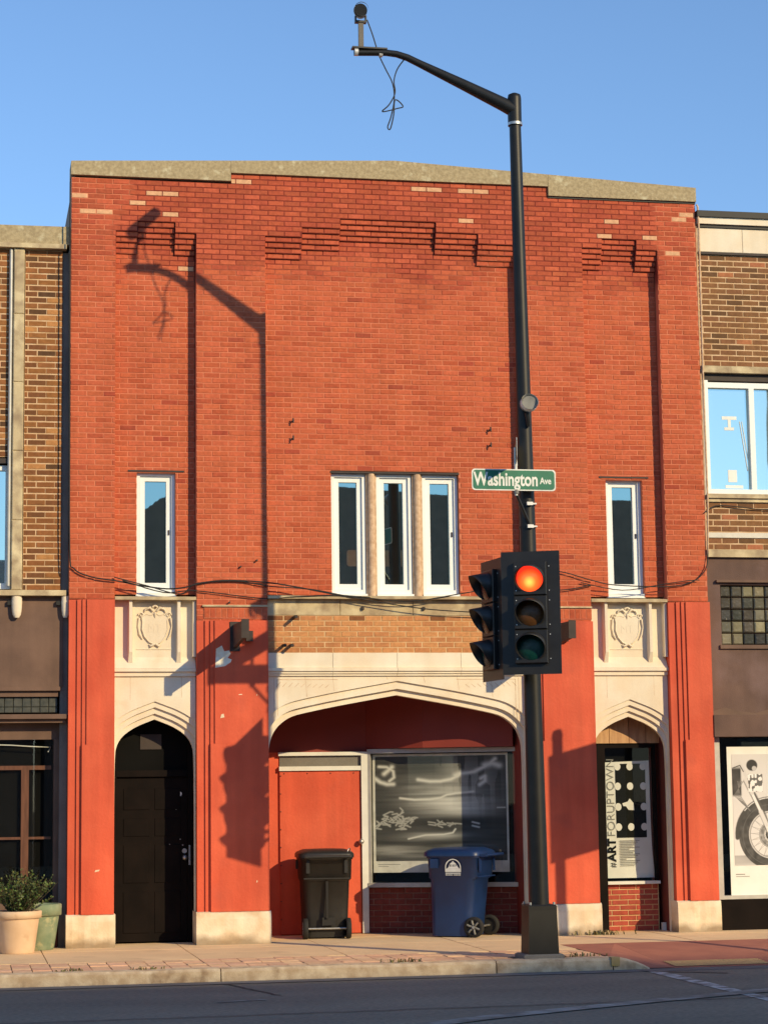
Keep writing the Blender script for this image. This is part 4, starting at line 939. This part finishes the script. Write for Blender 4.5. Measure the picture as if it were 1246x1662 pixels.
# ------------------------------------------------------------------ old sign brackets on the piers
for x, lab in ((-1.94, 'rusty dark projecting sign bracket on the red pier left of the central arch'), (2.03, 'rusty dark projecting sign bracket on the red pier behind the lit traffic signal')):
    t = thing('sign_bracket', lab, 'sign bracket', (x, -.06, 3.69), 'sign brackets on the middle piers')
    m = MB(); m.add([(x-.025, -.061, 3.54), (x+.025, -.061, 3.54), (x+.025, -1.04, 3.60), (x-.025, -1.04, 3.60), (x-.025, -.061, 3.82), (x+.025, -.061, 3.82), (x+.025, -1.04, 3.80), (x-.025, -1.04, 3.80)],
                    [(0,3,2,1), (4,5,6,7), (0,1,5,4), (1,2,6,5), (2,3,7,6), (3,0,4,7)]); m.build('blade', 'lamp_brown', t)
    MB().box(x - .06, x + .06, -.075, -.0605, 3.50, 3.86).build('wall_plate', 'lamp_brown', t)
    MB().box(x - .045, x + .045, -1.055, -1.041, 3.59, 3.81).build('end_plate', 'lamp_brown', t)
    MB().box(x + .13, x + .215, -.13, -.063, 3.62, 3.745).build('junction_box', 'lamp_brown', t)
# ------------------------------------------------------------------ cables along the facade
def cable(pts, r, label, cat='cable', group=None, name='cable', m='cable_black'):
    P3 = []
    for i in range(len(pts) - 1):
        p0, p1, p2_, p3_ = [Vector(pts[max(0, min(len(pts)-1, k))]) for k in (i-1, i, i+1, i+2)]
        for s in range(5):
            t = s / 5; P3.append(.5 * ((2*p1) + (-p0+p2_)*t + (2*p0-5*p1+4*p2_-p3_)*t*t + (-p0+3*p1-3*p2_+p3_)*t**3))
    P3.append(Vector(pts[-1])); mb = MB(); mb.tube(P3, r, 6); return tag(mb.build(name, m), label, cat, group)
cable([(-3.955, -.03, 9.3), (-3.955, -.03, 8.5), (-3.945, -.03, 6.5), (-3.935, -.03, 4.75), (-3.88, -.03, 4.50), (-3.67, -.035, 4.40), (-3.37, -.03, 4.355), (-3.10, .03, 4.31), (-2.77, .0, 4.265), (-2.55, -.03, 4.28), (-2.32, -.03, 4.34), (-2.02, -.03, 4.37), (-1.57, -.03, 4.35), (-1.19, .0, 4.30), (-.65, -.06, 4.195), (-.26, -.06, 4.165)], .009,
      'thick black cable running down the left corner and along the sills', group='facade cables')
cable([(-3.40, -.03, 4.40), (-3.0, .0, 4.30), (-2.6, -.02, 4.20), (-2.40, -.03, 4.33), (-1.9, -.03, 4.36), (-1.5, -.03, 4.30), (-1.0, .0, 4.27), (-.65, -.06, 4.20), (-.1, -.06, 4.10), (.5, -.06, 4.02), (1.2, -.06, 3.98)], .007, 'thin black wire sagging below the triple window', group='facade cables')
cable([(-3.3, -.03, 4.36), (-2.8, .0, 4.22), (-2.42, -.03, 4.24), (-1.6, -.03, 4.15), (-1.2, -.05, 4.17), (-.6, -.06, 4.19), (.2, -.06, 4.12), (.9, -.06, 4.22), (1.4, -.05, 4.30), (2.15, -.04, 4.27), (2.59, -.04, 4.34)], .007, 'thin black wire crossing the middle stone ledge', group='facade cables')
cable([(1.3, -.05, 4.26), (1.8, -.04, 4.46), (2.15, -.04, 4.51), (2.59, -.04, 4.40), (2.91, -.0, 4.345), (3.57, -.03, 4.325), (3.90, -.04, 4.38), (4.07, -.04, 4.50), (4.14, -.03, 4.66), (4.16, -.02, 5.0)], .007, 'black cable sagging under the narrow right upper window', group='facade cables')
cable([(2.45, -.03, 4.37), (3.0, .0, 4.28), (3.5, -.02, 4.35), (3.85, -.04, 4.40), (4.02, -.04, 4.41)], .006, 'thin wire beside the narrow right window sill', group='facade cables')
cable([(4.12, -.02, 5.28), (4.3, .02, 5.38), (4.6, .02, 5.37), (4.9, .02, 5.34), (5.4, .02, 5.36)], .007, 'thin wire under the neighbouring white window', group='facade cables')
MB_ = MB(); MB_.tube([(4.158, -.01, 9.35), (4.165, -.03, 9.32), (4.17, -.03, 9.1), (4.165, -.02, 7.0), (4.172, -.02, 5.4), (4.15, -.02, 4.75)], .013, 6)
tag(MB_.build('conduit', 'tan_stone'), 'cream conduit down the right corner of the red building', 'conduit')

# ------------------------------------------------------------------ signal pole with arm
PX, PY_ = .905, -3.40
def px_(z): return .915 - .0093 * z
sp = thing('signal_pole', 'tall black pole with long upper arm and square base at the kerb', 'pole', (PX, PY_, 0))
m = MB(); m.tube([(px_(z), PY_, z) for z in (.5, 2, 4, 6, 8, 9.5)], [.104, .098, .089, .080, .071, .064], 20); m.build('shaft', 'pole_black', sp)
m = MB(); m.tube([(px_(9.5), PY_, 9.18), (px_(9.5), PY_, 9.50), (px_(9.5), PY_, 9.54), (px_(9.5), PY_, 9.56)], [.078, .078, .07, .03], 18); m.build('cap', 'pole_black', sp)
m = MB(); m.tube([(px_(9.2), PY_, 9.185), (px_(9.2), PY_, 9.215)], .082, 18); m.build('collar', 'steel', sp)
m = MB(); m.loft([[(PX + sx*w, PY_ + sy*w, z) for sx, sy in ((-1,-1),(1,-1),(1,1),(-1,1))] for z, w in ((.045, .166), (.16, .162), (.5, .154), (.545, .154), (.56, .14))], smooth=False); m.build('base', 'pole_black', sp)
m = MB(); m.loft([[(PX + sx*w, PY_ + .02 + sy*w*.9, z) for sx, sy in ((-1,-1),(1,-1),(1,1),(-1,1))] for z, w in ((-.06, .225), (.03, .22), (.044, .20))], smooth=False); m.build('footing', 'gutter_concrete', sp)
m = MB()
for sx in (-1, 1):
    for sy in (-1, 1): m.tube([(PX + sx*.13, PY_ + sy*.13, .555), (PX + sx*.13, PY_ + sy*.13, .585)], .014, 6)
m.build('bolts', 'steel', sp)
ax = px_(9.4)
m = MB(); m.tube([(ax, PY_, 9.36), (ax - .12, PY_ + .02, 9.43), (ax - .55, PY_ + .10, 9.66), (ax - 1.05, PY_ + .19, 9.92), (ax - 1.18, PY_ + .205, 9.985), (ax - 1.30, PY_ + .22, 10.025), (ax - 1.42, PY_ + .235, 10.04), (ax - 1.78, PY_ + .26, 10.03)],
                 [.082, .078, .062, .042, .040, .038, .037, .037], 16); m.build('arm', 'pole_black', sp)
m = MB()
for z in (4.63, 4.88): m.tube([(px_(z), PY_, z - .011), (px_(z), PY_, z + .011)], .0935, 18)
m.build('strap', 'pole_black', sp)
m = MB()
for z in (4.63, 4.88):
    m.box(px_(z) - .03, px_(z) + .035, PY_ - .125, PY_ - .08, z - .018, z + .018); m.box(px_(z) + .035, px_(z) + .08, PY_ - .112, PY_ - .07, z - .008, z + .008)
m.build('buckle', 'bright_steel', sp)
# camera on the arm
cx_, cy_ = -.80, PY_ + .25
cm = thing('traffic_camera', 'small round traffic camera on a bracket at the end of the arm', 'camera', (cx_, cy_, 10.07))
m = MB(); m.box(cx_ - .18, cx_ + .22, cy_ - .05, cy_ + .05, 10.070, 10.088); m.build('clamp_plate', 'signal_black', cm)
m = MB(); 
for x in (cx_ - .13, cx_ + .15): m.tube([(x - .02, cy_, 10.035), (x + .02, cy_, 10.035)], .046, 12)
m.build('band', 'bright_steel', cm)
m = MB(); m.box(cx_ - .10, cx_ - .055, cy_ - .02, cy_ + .02, 10.088, 10.375).box(cx_ - .055, cx_ - .045, cy_ - .02, cy_ + .02, 10.088, 10.375); m.build('post', 'gutter_concrete', cm)
m = MB(); m.box(cx_ - .14, cx_ - .01, cy_ - .03, cy_ + .03, 10.376, 10.40).box(cx_ - .14, cx_ - .125, cy_ - .03, cy_ + .03, 10.40, 10.46).box(cx_ - .025, cx_ - .01, cy_ - .03, cy_ + .03, 10.40, 10.46); m.build('yoke', 'signal_black', cm)
cdir = Vector((-.18, -.95, -.26)).normalized(); cc0 = Vector((cx_ - .075, cy_, 10.515))
m = MB(); m.tube([cc0 + cdir*.12, cc0 + cdir*.10, cc0 - cdir*.20], [.074, .078, .066], 18); m.build('housing', 'grey_plastic', cm)
m = MB(); m.tube([cc0 + cdir*.121, cc0 + cdir*.15], [.068, .070], 18); m.build('lens', 'signal_black', cm)
m = MB(); m.tube([cc0 + cdir*.10 + Vector((.012, 0, .012)), cc0 + cdir*.165 + Vector((.012, 0, .012))], [.079, .080], 18, cap=False); m.build('shade', 'aluminium_white', cm)
cable([(cx_ + .0, cy_, 10.42), (cx_ + .06, cy_, 10.25), (cx_ + .13, cy_, 10.02), (cx_ + .20, cy_ - .02, 9.85), (cx_ + .28, cy_ - .02, 9.68), (cx_ + .30, cy_, 9.50), (cx_ + .26, cy_, 9.30), (cx_ + .22, cy_, 9.18), (cx_ + .25, cy_, 9.16), (cx_ + .29, cy_, 9.32), (cx_ + .31, cy_, 9.50), (cx_ + .40, cy_, 9.43), (cx_ + .33, cy_, 9.40), (cx_ + .16, cy_, 9.355), (cx_ + .24, cy_, 9.44), (cx_ + .31, cy_, 9.58), (cx_ + .30, cy_, 9.72), (cx_ + .34, cy_, 9.86), (cx_ + .42, cy_ - .03, 9.975)], .0075,
      'looped black cable dangling from the pole arm under the camera', m='cable_black')
# round detector on the pole
dt = thing('pole_detector', 'small round white-rimmed detector on the pole above the street sign', 'detector', (px_(5.9), PY_ - .09, 5.8))
dxp = px_(5.9)
m = MB(); m.tube([(dxp + .01, PY_ - .10, 5.99), (dxp, PY_ - .22, 5.965)], [.085, .09], 20); m.build('shell', 'grey_plastic', dt)
m = MB(); m.tube([(dxp - .0002, PY_ - .2205, 5.9645), (dxp - .0003, PY_ - .224, 5.964)], [.082, .082], 20); m.build('face', 'grey_plastic', dt)
m = MB(); m.tube([(dxp, PY_ - .21, 5.968), (dxp - .002, PY_ - .27, 5.985)], [.094, .096], 20, cap=False); m.build('rim', 'aluminium_white', dt)
m = MB(); m.tube([(dxp, PY_ - .14, 5.88), (dxp + .01, PY_ - .13, 5.80), (dxp + .02, PY_ - .10, 5.74)], [.03, .025, .02], 10); m.build('bracket', 'signal_black', dt)
# street signs
def sign(t, M4, w, h, txts):
    m = MB(); m.M = M4; b = .02
    def rr(w, h, y, r=.035):
        pts = []
        for cx, cz, a0 in ((w/2-r, h/2-r, 0), (-w/2+r, h/2-r, 90), (-w/2+r, -h/2+r, 180), (w/2-r, -h/2+r, 270)):
            for k in range(5): a = R(a0 + k*22.5); pts.append((cx + r*math.cos(a), cz + r*math.sin(a)))
        return pts
    m.prism(rr(w, h, 0)[::-1], -.002, .002); pl = m.build('plate', 'sign_white', t)
    m = MB(); m.M = M4; m.prism(rr(w - .026, h - .026, 0)[::-1], -.004, -.0025); m.build('panel', 'sign_green', pl)
    for tx, size, x, z, sx, of in txts:
        m = MB(); put_text(m, tx, size, M4 @ T((x, -.0055, z)), sx=sx, offset=of); m.build('lettering', 'sign_white', pl)
SX, SY, SZ = .675, PY_ - .20, 5.125
s1 = thing('street_sign', 'green street sign reading Washington Ave on the signal pole', 'street sign', (SX, SY, SZ))
vs_, _f = text_mb('Washington', .205, 1, .006); ww = max(v[0] for v in vs_)
sign(s1, T((SX, SY, SZ)), .94, .235, [('Washington', .205, -.448, -.062, .715 / ww, .0055), ('Ave', .10, .292, -.040, .80, .0025)])
m = MB(); m.tube([(SX + .03, SY + .02, SZ - .17), (SX + .03, SY + .02, SZ + .36)], .018, 8); m.build('post', 'aluminium_white', s1)
m = MB(); m.tube([(SX + .03, SY + .02, SZ - .15), (px_(4.63), PY_ - .08, 4.66)], .016, 8); m.build('brace', 'signal_black', s1)
m = MB(); m.tube([(SX + .03, SY + .02, SZ - .15), (SX + .03, SY + .02, SZ - .105)], .03, 8); m.build('fitting', 'grey_plastic', s1)
s2 = thing('street_sign', 'second street sign seen edge-on above the Washington Ave sign', 'street sign', (.705, -3.6, 5.30))
dS = Vector((-.255, -1.1)); ang = math.atan2(dS.y, dS.x)
sign(s2, T((.705, -3.60, 5.42)) @ Rz(ang), .78, .235, [])
m = MB(); m.tube([(.705, -3.58, 5.28), (.705, -3.58, 5.32)], .02, 8); m.build('clip', 'aluminium_white', s2)

# ------------------------------------------------------------------ traffic signals
def signal(label, M4, lit, uid):
    t = thing('traffic_signal', label, 'traffic signal', tuple(M4.translation), 'black traffic signals')
    m = MB(); m.M = M4; m.box(-.315, .315, .0, .006, -.66, .66); m.build('backplate', 'signal_black', t)
    for k, (nm, off) in enumerate((('red', (.10, .016, .010)), ('amber', (.11, .045, .012)), ('green', (.004, .05, .04)))):
        z = .365 - .365 * k
        m = MB(); m.M = M4; rings = []
        for y, s in ((.16, .150), (.02, .172), (-.045, .176), (-.055, .168)):
            rings.append([(sx*s, y, z + sz*s*1.02) for sx, sz in ((-1,-1),(1,-1),(1,1),(-1,1))])
        m.loft(rings, smooth=False); sec = m.build('section', 'signal_black', t)
        m = MB(); m.M = M4; n = 28; rl = .146
        rr_ = [[(r*math.cos(2*math.pi*j/n), y, z + r*math.sin(2*math.pi*j/n)) for j in range(n)] for r, y in ((rl, -.058), (rl*.8, -.078), (rl*.5, -.09), (.004, -.096))]
        m.loft(rr_)
        if lit and k == 0:
            c = M4 @ Vector((0, -.095, z - .045)); lm = lens_mat('lens_lit_red_' + uid, c, (1.0, .62, .10), (.95, .03, .012), 1.15)
        else: lm = MATS.get('lens_' + nm) or lens_mat('lens_' + nm, (0, 0, 0), None, None, 0, off)
        m.build('lens', lm, sec, label='lit red lens' if lit and k == 0 else 'unlit %s lens' % nm)
        m = MB(); m.M = M4; n = 30; ro, ri = .158, .152; vs = []
        for j in range(n + 1):
            a = math.pi/2 + (j / n - .5) * 2 * math.pi * .80; q = abs(j / n - .5) * 2
            Lv = .015 + .195 * max(0.0, 1 - q ** 1.25); dz = -.045
            ca, sa = math.cos(a), math.sin(a)
            vs += [(ro*ca, -.054, z + ro*sa), (ro*ca, -.054 - Lv, z + ro*sa + dz*Lv/.23), (ri*ca, -.054 - Lv, z + ri*sa + dz*Lv/.23), (ri*ca, -.054, z + ri*sa)]
        fs = []
        for j in range(n):
            o = 4 * j; fs += [(o, o+4, o+5, o+1), (o+1, o+5, o+6, o+2), (o+2, o+6, o+7, o+3)]
        m.add(vs, fs, True); m.build('visor', 'signal_black', sec)
        m = MB(); m.M = M4
        for sx in (-1, 1):
            for sz in (-1, 1): m.tube([(sx*.150 + (.05 if sx > 0 else 0), -.001 if sx > 0 else -.05, z + sz*.13), (sx*.150 + (.05 if sx > 0 else 0), -.008 if sx > 0 else -.058, z + sz*.13)], .006, 6)
        m.build('rivets', 'bright_steel', sec)
    return t
FR = Rz(R(-22))
signal('black traffic signal with lit red lens facing the street', T((.772, -3.84, 3.655)) @ FR, True, 'a')
m4 = T((.470, -3.32, 3.615)) @ Rz(R(-83))
signal('side-facing black traffic signal with long visors left of the lit one', m4, False, 'b')
m = MB()
for z in (3.10, 4.22):
    m.tube([(px_(z), PY_, z), (.83, -3.66, z)], .022, 8); m.tube([(px_(z), PY_, z), (.62, -3.34, z)], .022, 8)
m.build('signal_brackets', 'signal_black', sp)
# second signal on a shorter post just outside the frame; its shadow falls on the pier
Q = thing('signal_post', 'short black signal post right of the curb ramp', 'pole', (4.40, -3.40, 0))
m = MB(); m.tube([(4.40, -3.40, -.1), (4.40, -3.40, 4.22)], .057, 14); m.build('shaft', 'pole_black', Q)
m = MB(); m.tube([(4.40, -3.40, 4.22), (4.40, -3.40, 4.30)], [.065, .05], 12); m.build('cap', 'pole_black', Q)
m = MB(); m.loft([[(4.40 + sx*w, -3.40 + sy*w, z) for sx, sy in ((-1,-1),(1,-1),(1,1),(-1,1))] for z, w in ((-.13, .16), (.25, .12), (.4, .07))], smooth=False); m.build('base', 'pole_black', Q)
signal('traffic signal on the short post right of the curb ramp', T((4.70, -3.46, 3.46)) @ Rz(R(38)), False, 'c')
m = MB(); m.tube([(4.40, -3.40, 3.9), (4.72, -3.36, 3.9)], .02, 8); m.tube([(4.40, -3.40, 3.05), (4.72, -3.36, 3.05)], .02, 8); m.build('bracket', 'signal_black', Q)

# ------------------------------------------------------------------ wheeled carts
def rrect(w, d, r, z, n=5, cy=0.0):
    pts = []
    for cx, cy_, a0 in ((w/2-r, d/2-r, 0), (-w/2+r, d/2-r, 90), (-w/2+r, -d/2+r, 180), (w/2-r, -d/2+r, 270)):
        for k in range(n): a = R(a0 + k*90/(n-1)); pts.append((cx + r*math.cos(a), cy + cy_ + r*math.sin(a), z))
    return pts
def cart(label, M4, body, lidm, name='wheeled_bin', cat='bin'):
    t = thing(name, label, cat, tuple(M4.translation))
    m = MB(); m.M = M4
    m.loft([rrect(.53, .52, .08, .015, cy=.05), rrect(.55, .55, .09, .30, cy=.035), rrect(.58, .60, .10, .70, cy=.015), rrect(.62, .655, .10, .722), rrect(.635, .68, .10, .96), rrect(.66, .71, .10, .965), rrect(.66, .71, .10, .995)]); m.build('body', body, t)
    m = MB(); m.M = M4; m.loft([rrect(.69, .74, .10, .985, cy=.01), rrect(.69, .74, .10, 1.03, cy=.01), rrect(.65, .69, .12, 1.055, cy=.01), rrect(.52, .56, .14, 1.085, cy=.01), rrect(.2, .26, .1, 1.092, cy=.01)]); lid = m.build('lid', lidm, t)
    m = MB(); m.M = M4
    for sx in (-1, 1): m.box(sx*.24 - .018, sx*.24 + .018, -.46, -.36, .98, 1.01)
    m.tube([(-.28, -.455, 1.0), (.28, -.455, 1.0)], .018, 8); m.build('handle', lidm, t)
    for sx in (-1, 1):
        m = MB(); m.M = M4; m.box(sx*.318 - .02, sx*.318 + .025, .17, .27, .84, .955); m.build('side_grip', body, t)
    m = MB(); m.M = M4
    for sx in (-1, 1): m.box(sx*.235 - .022, sx*.235 + .022, -.362, -.345, .80, .96)
    m.box(-.285, .285, -.350, -.335, .728, .742); m.build('ribs', body, t)
    m = MB(); m.M = M4; m.tube([(-.30, -.27, .125), (.30, -.27, .125)], .013, 8); m.build('axle', 'steel', t)
    for sx in (-1, 1):
        x0 = sx * .265; m = MB(); m.M = M4; n = 24
        rings = [[(x0 + dx, -.27 + r*math.cos(2*math.pi*j/n), .126 + r*math.sin(2*math.pi*j/n)) for j in range(n)] for dx, r in ((-.03, .09), (-.03, .118), (-.022, .125), (.022, .125), (.03, .118), (.03, .09))]
        m.loft(rings, cap=False); wh = m.build('wheel', 'rubber', t)
        m = MB(); m.M = M4; m.tube([(x0 - .012, -.27, .126), (x0 + .012, -.27, .126)], .095, 20); m.build('hub', 'rubber', wh)
        m = MB(); m.M = M4
        for k in range(6):
            a = k * math.pi / 3 + .3; ca, sa = math.cos(a), math.sin(a)
            m.tube([(x0 + sx*.012, -.27 + .03*ca, .126 + .03*sa), (x0 + sx*.024, -.27 + .06*ca, .126 + .06*sa), (x0 + sx*.012, -.27 + .088*ca, .126 + .088*sa)], [.014, .012, .016], 6)
        m.tube([(x0 + sx*.01, -.27, .126), (x0 + sx*.03, -.27, .126)], .022, 10); m.build('spokes', 'grey_plastic', wh)
    return t
BKM = T((-.735, .72, 0)) @ Rz(R(-4))
bk = cart('black wheeled rubbish bin in front of the red door', BKM, 'cart_black', 'cart_black')
m = MB(); m.M = BKM; m.box(-.014, .014, -.335, -.30, .25, .70); m.box(-.06, .10, -.31, -.275, .165, .26); m.build('seam', 'rubber', bk)
m = MB(); m.M = BKM; put_text(m, 'NO HOT ASHES', .055, T(BKM.translation) @ Rz(R(-4)) @ T((-.05, -.2, 1.071)) @ Matrix.Rotation(R(-90), 4, 'X') @ T((0, 0, 0)), center=True)if False else None
m = MB(); m.M = BKM; m.tube([(.25, -.3, 1.03), (.27, -.31, 1.09), (.29, -.30, 1.10), (.30, -.29, 1.03)], .007, 6); m.build('lid_loop', 'steel', bk)
BLM = T((.915, .33, 0)) @ Rz(R(55))
bl_ = cart('blue wheeled recycling bin with white round-topped logo', BLM, 'cart_blue', 'cart_blue')
# logo on the side facing the street
LGM = BLM @ T((-.3235, -.03, .830)) @ Rz(R(-90)) @ Matrix.Rotation(R(1.5), 4, 'X')
m = MB(); m.M = LGM
aro = [(.105*math.cos(R(a)), .02 + .105*math.sin(R(a))) for a in range(0, 181, 12)]; ari = [(.092*math.cos(R(a)), .02 + .092*math.sin(R(a))) for a in range(0, 181, 12)]
k = len(aro); m.add([(x, 0, z) for x, z in aro] + [(x, 0, z) for x, z in ari], [(i, k+i, k+i+1, i+1) for i in range(k-1)])
def quad(x0, x1, z0, z1): m.add([(x0, 0, z0), (x1, 0, z0), (x1, 0, z1), (x0, 0, z1)], [(0,1,2,3)])
quad(-.105, .105, -.035, .005); quad(-.105, -.092, .005, .02); quad(.092, .105, .005, .02)
m.add([(-.085, 0, .006), (.085, 0, .006), (.06, 0, .03), (-.05, 0, .028)], [(0,1,2,3)])
for x in (-.028, -.01, .01, .028): quad(x - .005, x + .005, .03, .055)
m.add([(-.05, 0, .056), (.05, 0, .056), (.025, 0, .078), (-.025, 0, .078)], [(0,1,2,3)]); m.add([(-.02, 0, .079), (.02, 0, .079), (0, 0, .10)], [(0,1,2)])
m.add([(-.06, 0, .03), (-.04, 0, .03), (-.05, 0, .05)], [(0,1,2)]); m.add([(.035, 0, .03), (.062, 0, .03), (.05, 0, .052)], [(0,1,2)])
quad(-.10, .10, -.056, -.044)
for i in range(11): quad(-.10 + i*.0185, -.10 + i*.0185 + (.013 if i != 5 else .004), -.078, -.064)
m.build('logo', 'sign_white', bl_)
m = MB(); m.M = BLM @ T((-.2715, -.09, .50)) @ Rz(R(-90)) @ Matrix.Rotation(R(-3), 4, 'X'); m.box(-.02, .18, -.004, .01, -.16, .17) if False else None

# ------------------------------------------------------------------ potted shrub and green planter
PTX, PTY = -4.53, -.62
pt = thing('plant_pot', 'cream round plant pot with rim holding the shrub', 'plant pot', (PTX, PTY, 0))
def lathe(prof, cx, cy, n=28): return [[(cx + r*math.cos(2*math.pi*j/n), cy + r*math.sin(2*math.pi*j/n), z) for j in range(n)] for r, z in prof]
m = MB(); m.loft(lathe([(.185, .002), (.195, .02), (.245, .385), (.25, .40)], PTX, PTY)); m.build('bowl', 'pot_cream', pt)
m = MB(); m.loft(lathe([(.25, .395), (.272, .40), (.276, .47), (.265, .48), (.235, .478), (.225, .44)], PTX, PTY), cap=False); m.build('rim', 'pot_cream', pt)
m = MB(); m.loft(lathe([(.228, .43), (.12, .455), (.005, .46)], PTX, PTY), cap=False); m.build('soil', 'soil', pt)
gp_ = thing('planter', 'green weathered planter behind the cream plant pot', 'planter', (-4.27, -.13, 0))
m = MB(); m.loft(lathe([(.165, .002), (.18, .03), (.235, .40)], -4.27, -.13)); m.build('bowl', 'pot_green', gp_)
m = MB(); m.loft(lathe([(.235, .395), (.262, .40), (.262, .52), (.25, .53), (.22, .525), (.21, .46), (.004, .46)], -4.27, -.13), cap=False); m.build('rim', 'pot_green', gp_)
shb = thing('shrub', 'small leafy green shrub growing in the cream pot', 'shrub', (PTX, PTY, .45))
lf = MB(); tw = MB(); rnd = random.Random(3)
cols = [(.045, .075, .018), (.06, .10, .025), (.09, .13, .03), (.03, .055, .014), (.16, .19, .05)]
for k in range(120):
    a = rnd.uniform(0, 6.283); spread = rnd.uniform(0, 1) ** .6; base = Vector((PTX + .10*math.cos(a)*spread, PTY + .10*math.sin(a)*spread, .45))
    hgt = rnd.uniform(.22, .54) * (1 - .25*spread); tip = base + Vector((math.cos(a)*spread*.29 + rnd.uniform(-.03, .03) + .06, math.sin(a)*spread*.24 + rnd.uniform(-.03, .03), hgt))
    mid = (base + tip) / 2 + Vector((math.cos(a)*.03, math.sin(a)*.03, .02)); tw.tube([base, mid, tip], [.004, .003, .0015], 4, cap=False)
    for q in range(26):
        t_ = rnd.uniform(.12, 1.0); p = base.lerp(mid, t_*2) if t_ < .5 else mid.lerp(tip, t_*2 - 1)
        d = Vector((rnd.uniform(-1, 1), rnd.uniform(-1, 1), rnd.uniform(-.1, 1.3))).normalized(); s_ = d.cross(Vector((rnd.uniform(-1, 1), rnd.uniform(-1, 1), rnd.uniform(-1, 1)))).normalized()
        l_ = rnd.uniform(.022, .045); w_ = l_ * .32; n_ = d.cross(s_)
        c = rnd.choice(cols[:4]) if t_ < .85 or rnd.random() < .6 else cols[4]; lf.col = tuple(v * rnd.uniform(.8, 1.25) for v in c)
        lf.add([p, p + d*l_*.5 + s_*w_ + n_*.003, p + d*l_, p + d*l_*.5 - s_*w_ + n_*.003], [(0,1,2,3)])
lf.build('foliage', 'leaf', shb); tw.build('stems', 'twig', shb)

# ------------------------------------------------------------------ weeds in the joints
for wx, wy, wz, sz, n, lab in ((2.60, -.11, .0, .09, 60, 'dry weed tuft at the foot of the pier left of the narrow right window'), (-4.05, -3.53, .0, .05, 36, 'dry weeds in the kerb joint below the plant pot'), (-3.30, -3.53, .0, .045, 32, 'dry weeds in the kerb joint in front of the black door'),
                               (-.62, -3.53, .0, .06, 40, 'dry weeds in the kerb joint in front of the red door'), (1.38, -3.40, .0, .06, 30, 'dry weeds at the kerb right of the signal pole base')):
    m = MB()
    for k in range(n):
        ang_ = rnd.uniform(0, 6.28); bx_, by_ = wx + rnd.gauss(0, sz*1.6), wy + rnd.gauss(0, sz*.3); h_ = rnd.uniform(.3, 1)*sz; m.col = rnd.choice([(.20, .17, .06), (.15, .15, .05), (.34, .25, .12), (.10, .11, .04)])
        d_ = Vector((math.cos(ang_), math.sin(ang_)*.6, 0)); s_ = Vector((-d_.y, d_.x, 0))*.011
        p_ = Vector((bx_, by_, wz - .004)); q_ = p_ + d_*h_*.4 + Vector((0, 0, h_*.8)); e_ = p_ + d_*h_ + Vector((0, 0, h_*.7))
        m.add([p_ - s_, p_ + s_, q_ + s_, q_ - s_, e_], [(0,1,2,3), (3,2,4)])
    t = m.build('weed_tuft', 'leaf'); tag(t, lab, 'weeds', 'weeds along the pavement')
# ------------------------------------------------------------------ buildings across the street (behind the camera; seen in the panes and by their shade)
def far_building(label, x0, x1, y0, y1, prof, floors, wx):
    t = thing('facing_building', label, 'building', ((x0+x1)/2, (y0+y1)/2, 0))
    MB().prism(prof, y0, y1).build('wall', 'far_brick', t)
    zt = min(p[1] for p in prof if p[1] > 1)
    for f in range(floors):
        zc = 1.2 + (zt - 1.5) * f / floors; h = (zt - 1.5) / floors * .55; x = x0 + 1.2
        while x + wx < x1 - .8:
            w = MB().box(x, x + wx, y1 - .02, y1 + .06, zc, zc + h).build('window', 'far_trim', t)
            MB().add([(x+.1, y1+.065, zc+.1), (x+wx-.1, y1+.065, zc+.1), (x+wx-.1, y1+.065, zc+h-.1), (x+.1, y1+.065, zc+h-.1)], [(0,1,2,3)]).build('pane', 'far_glass', w)
            x += wx * 1.9
far_building('two-storey brick block across the street from the red building', -3.0, 24.0, -40, -32, [(-3, -.3), (24, -.3), (24, 9.3), (15, 9.5), (14.5, 10.05), (8, 10.15), (5, 10.35), (2, 10.25), (.6, 10.25), (-.4, 9.6), (-1.4, 9.0), (-3, 8.9)], 2, 1.6)
far_building('tall brick block on the far corner across the street', 30.4, 68.0, -64.5, -60, [(30.4, -.3), (68, -.3), (68, 30.46), (39.5, 30.46), (39.5, 30.14), (30.4, 30.14)], 8, 1.6)
far_building('low brick shop row across the street from the brown building', -24.0, -3.3, -40, -32, [(-24, -.3), (-3.3, -.3), (-3.3, 8.2), (-24, 8.2)], 2, 1.8)
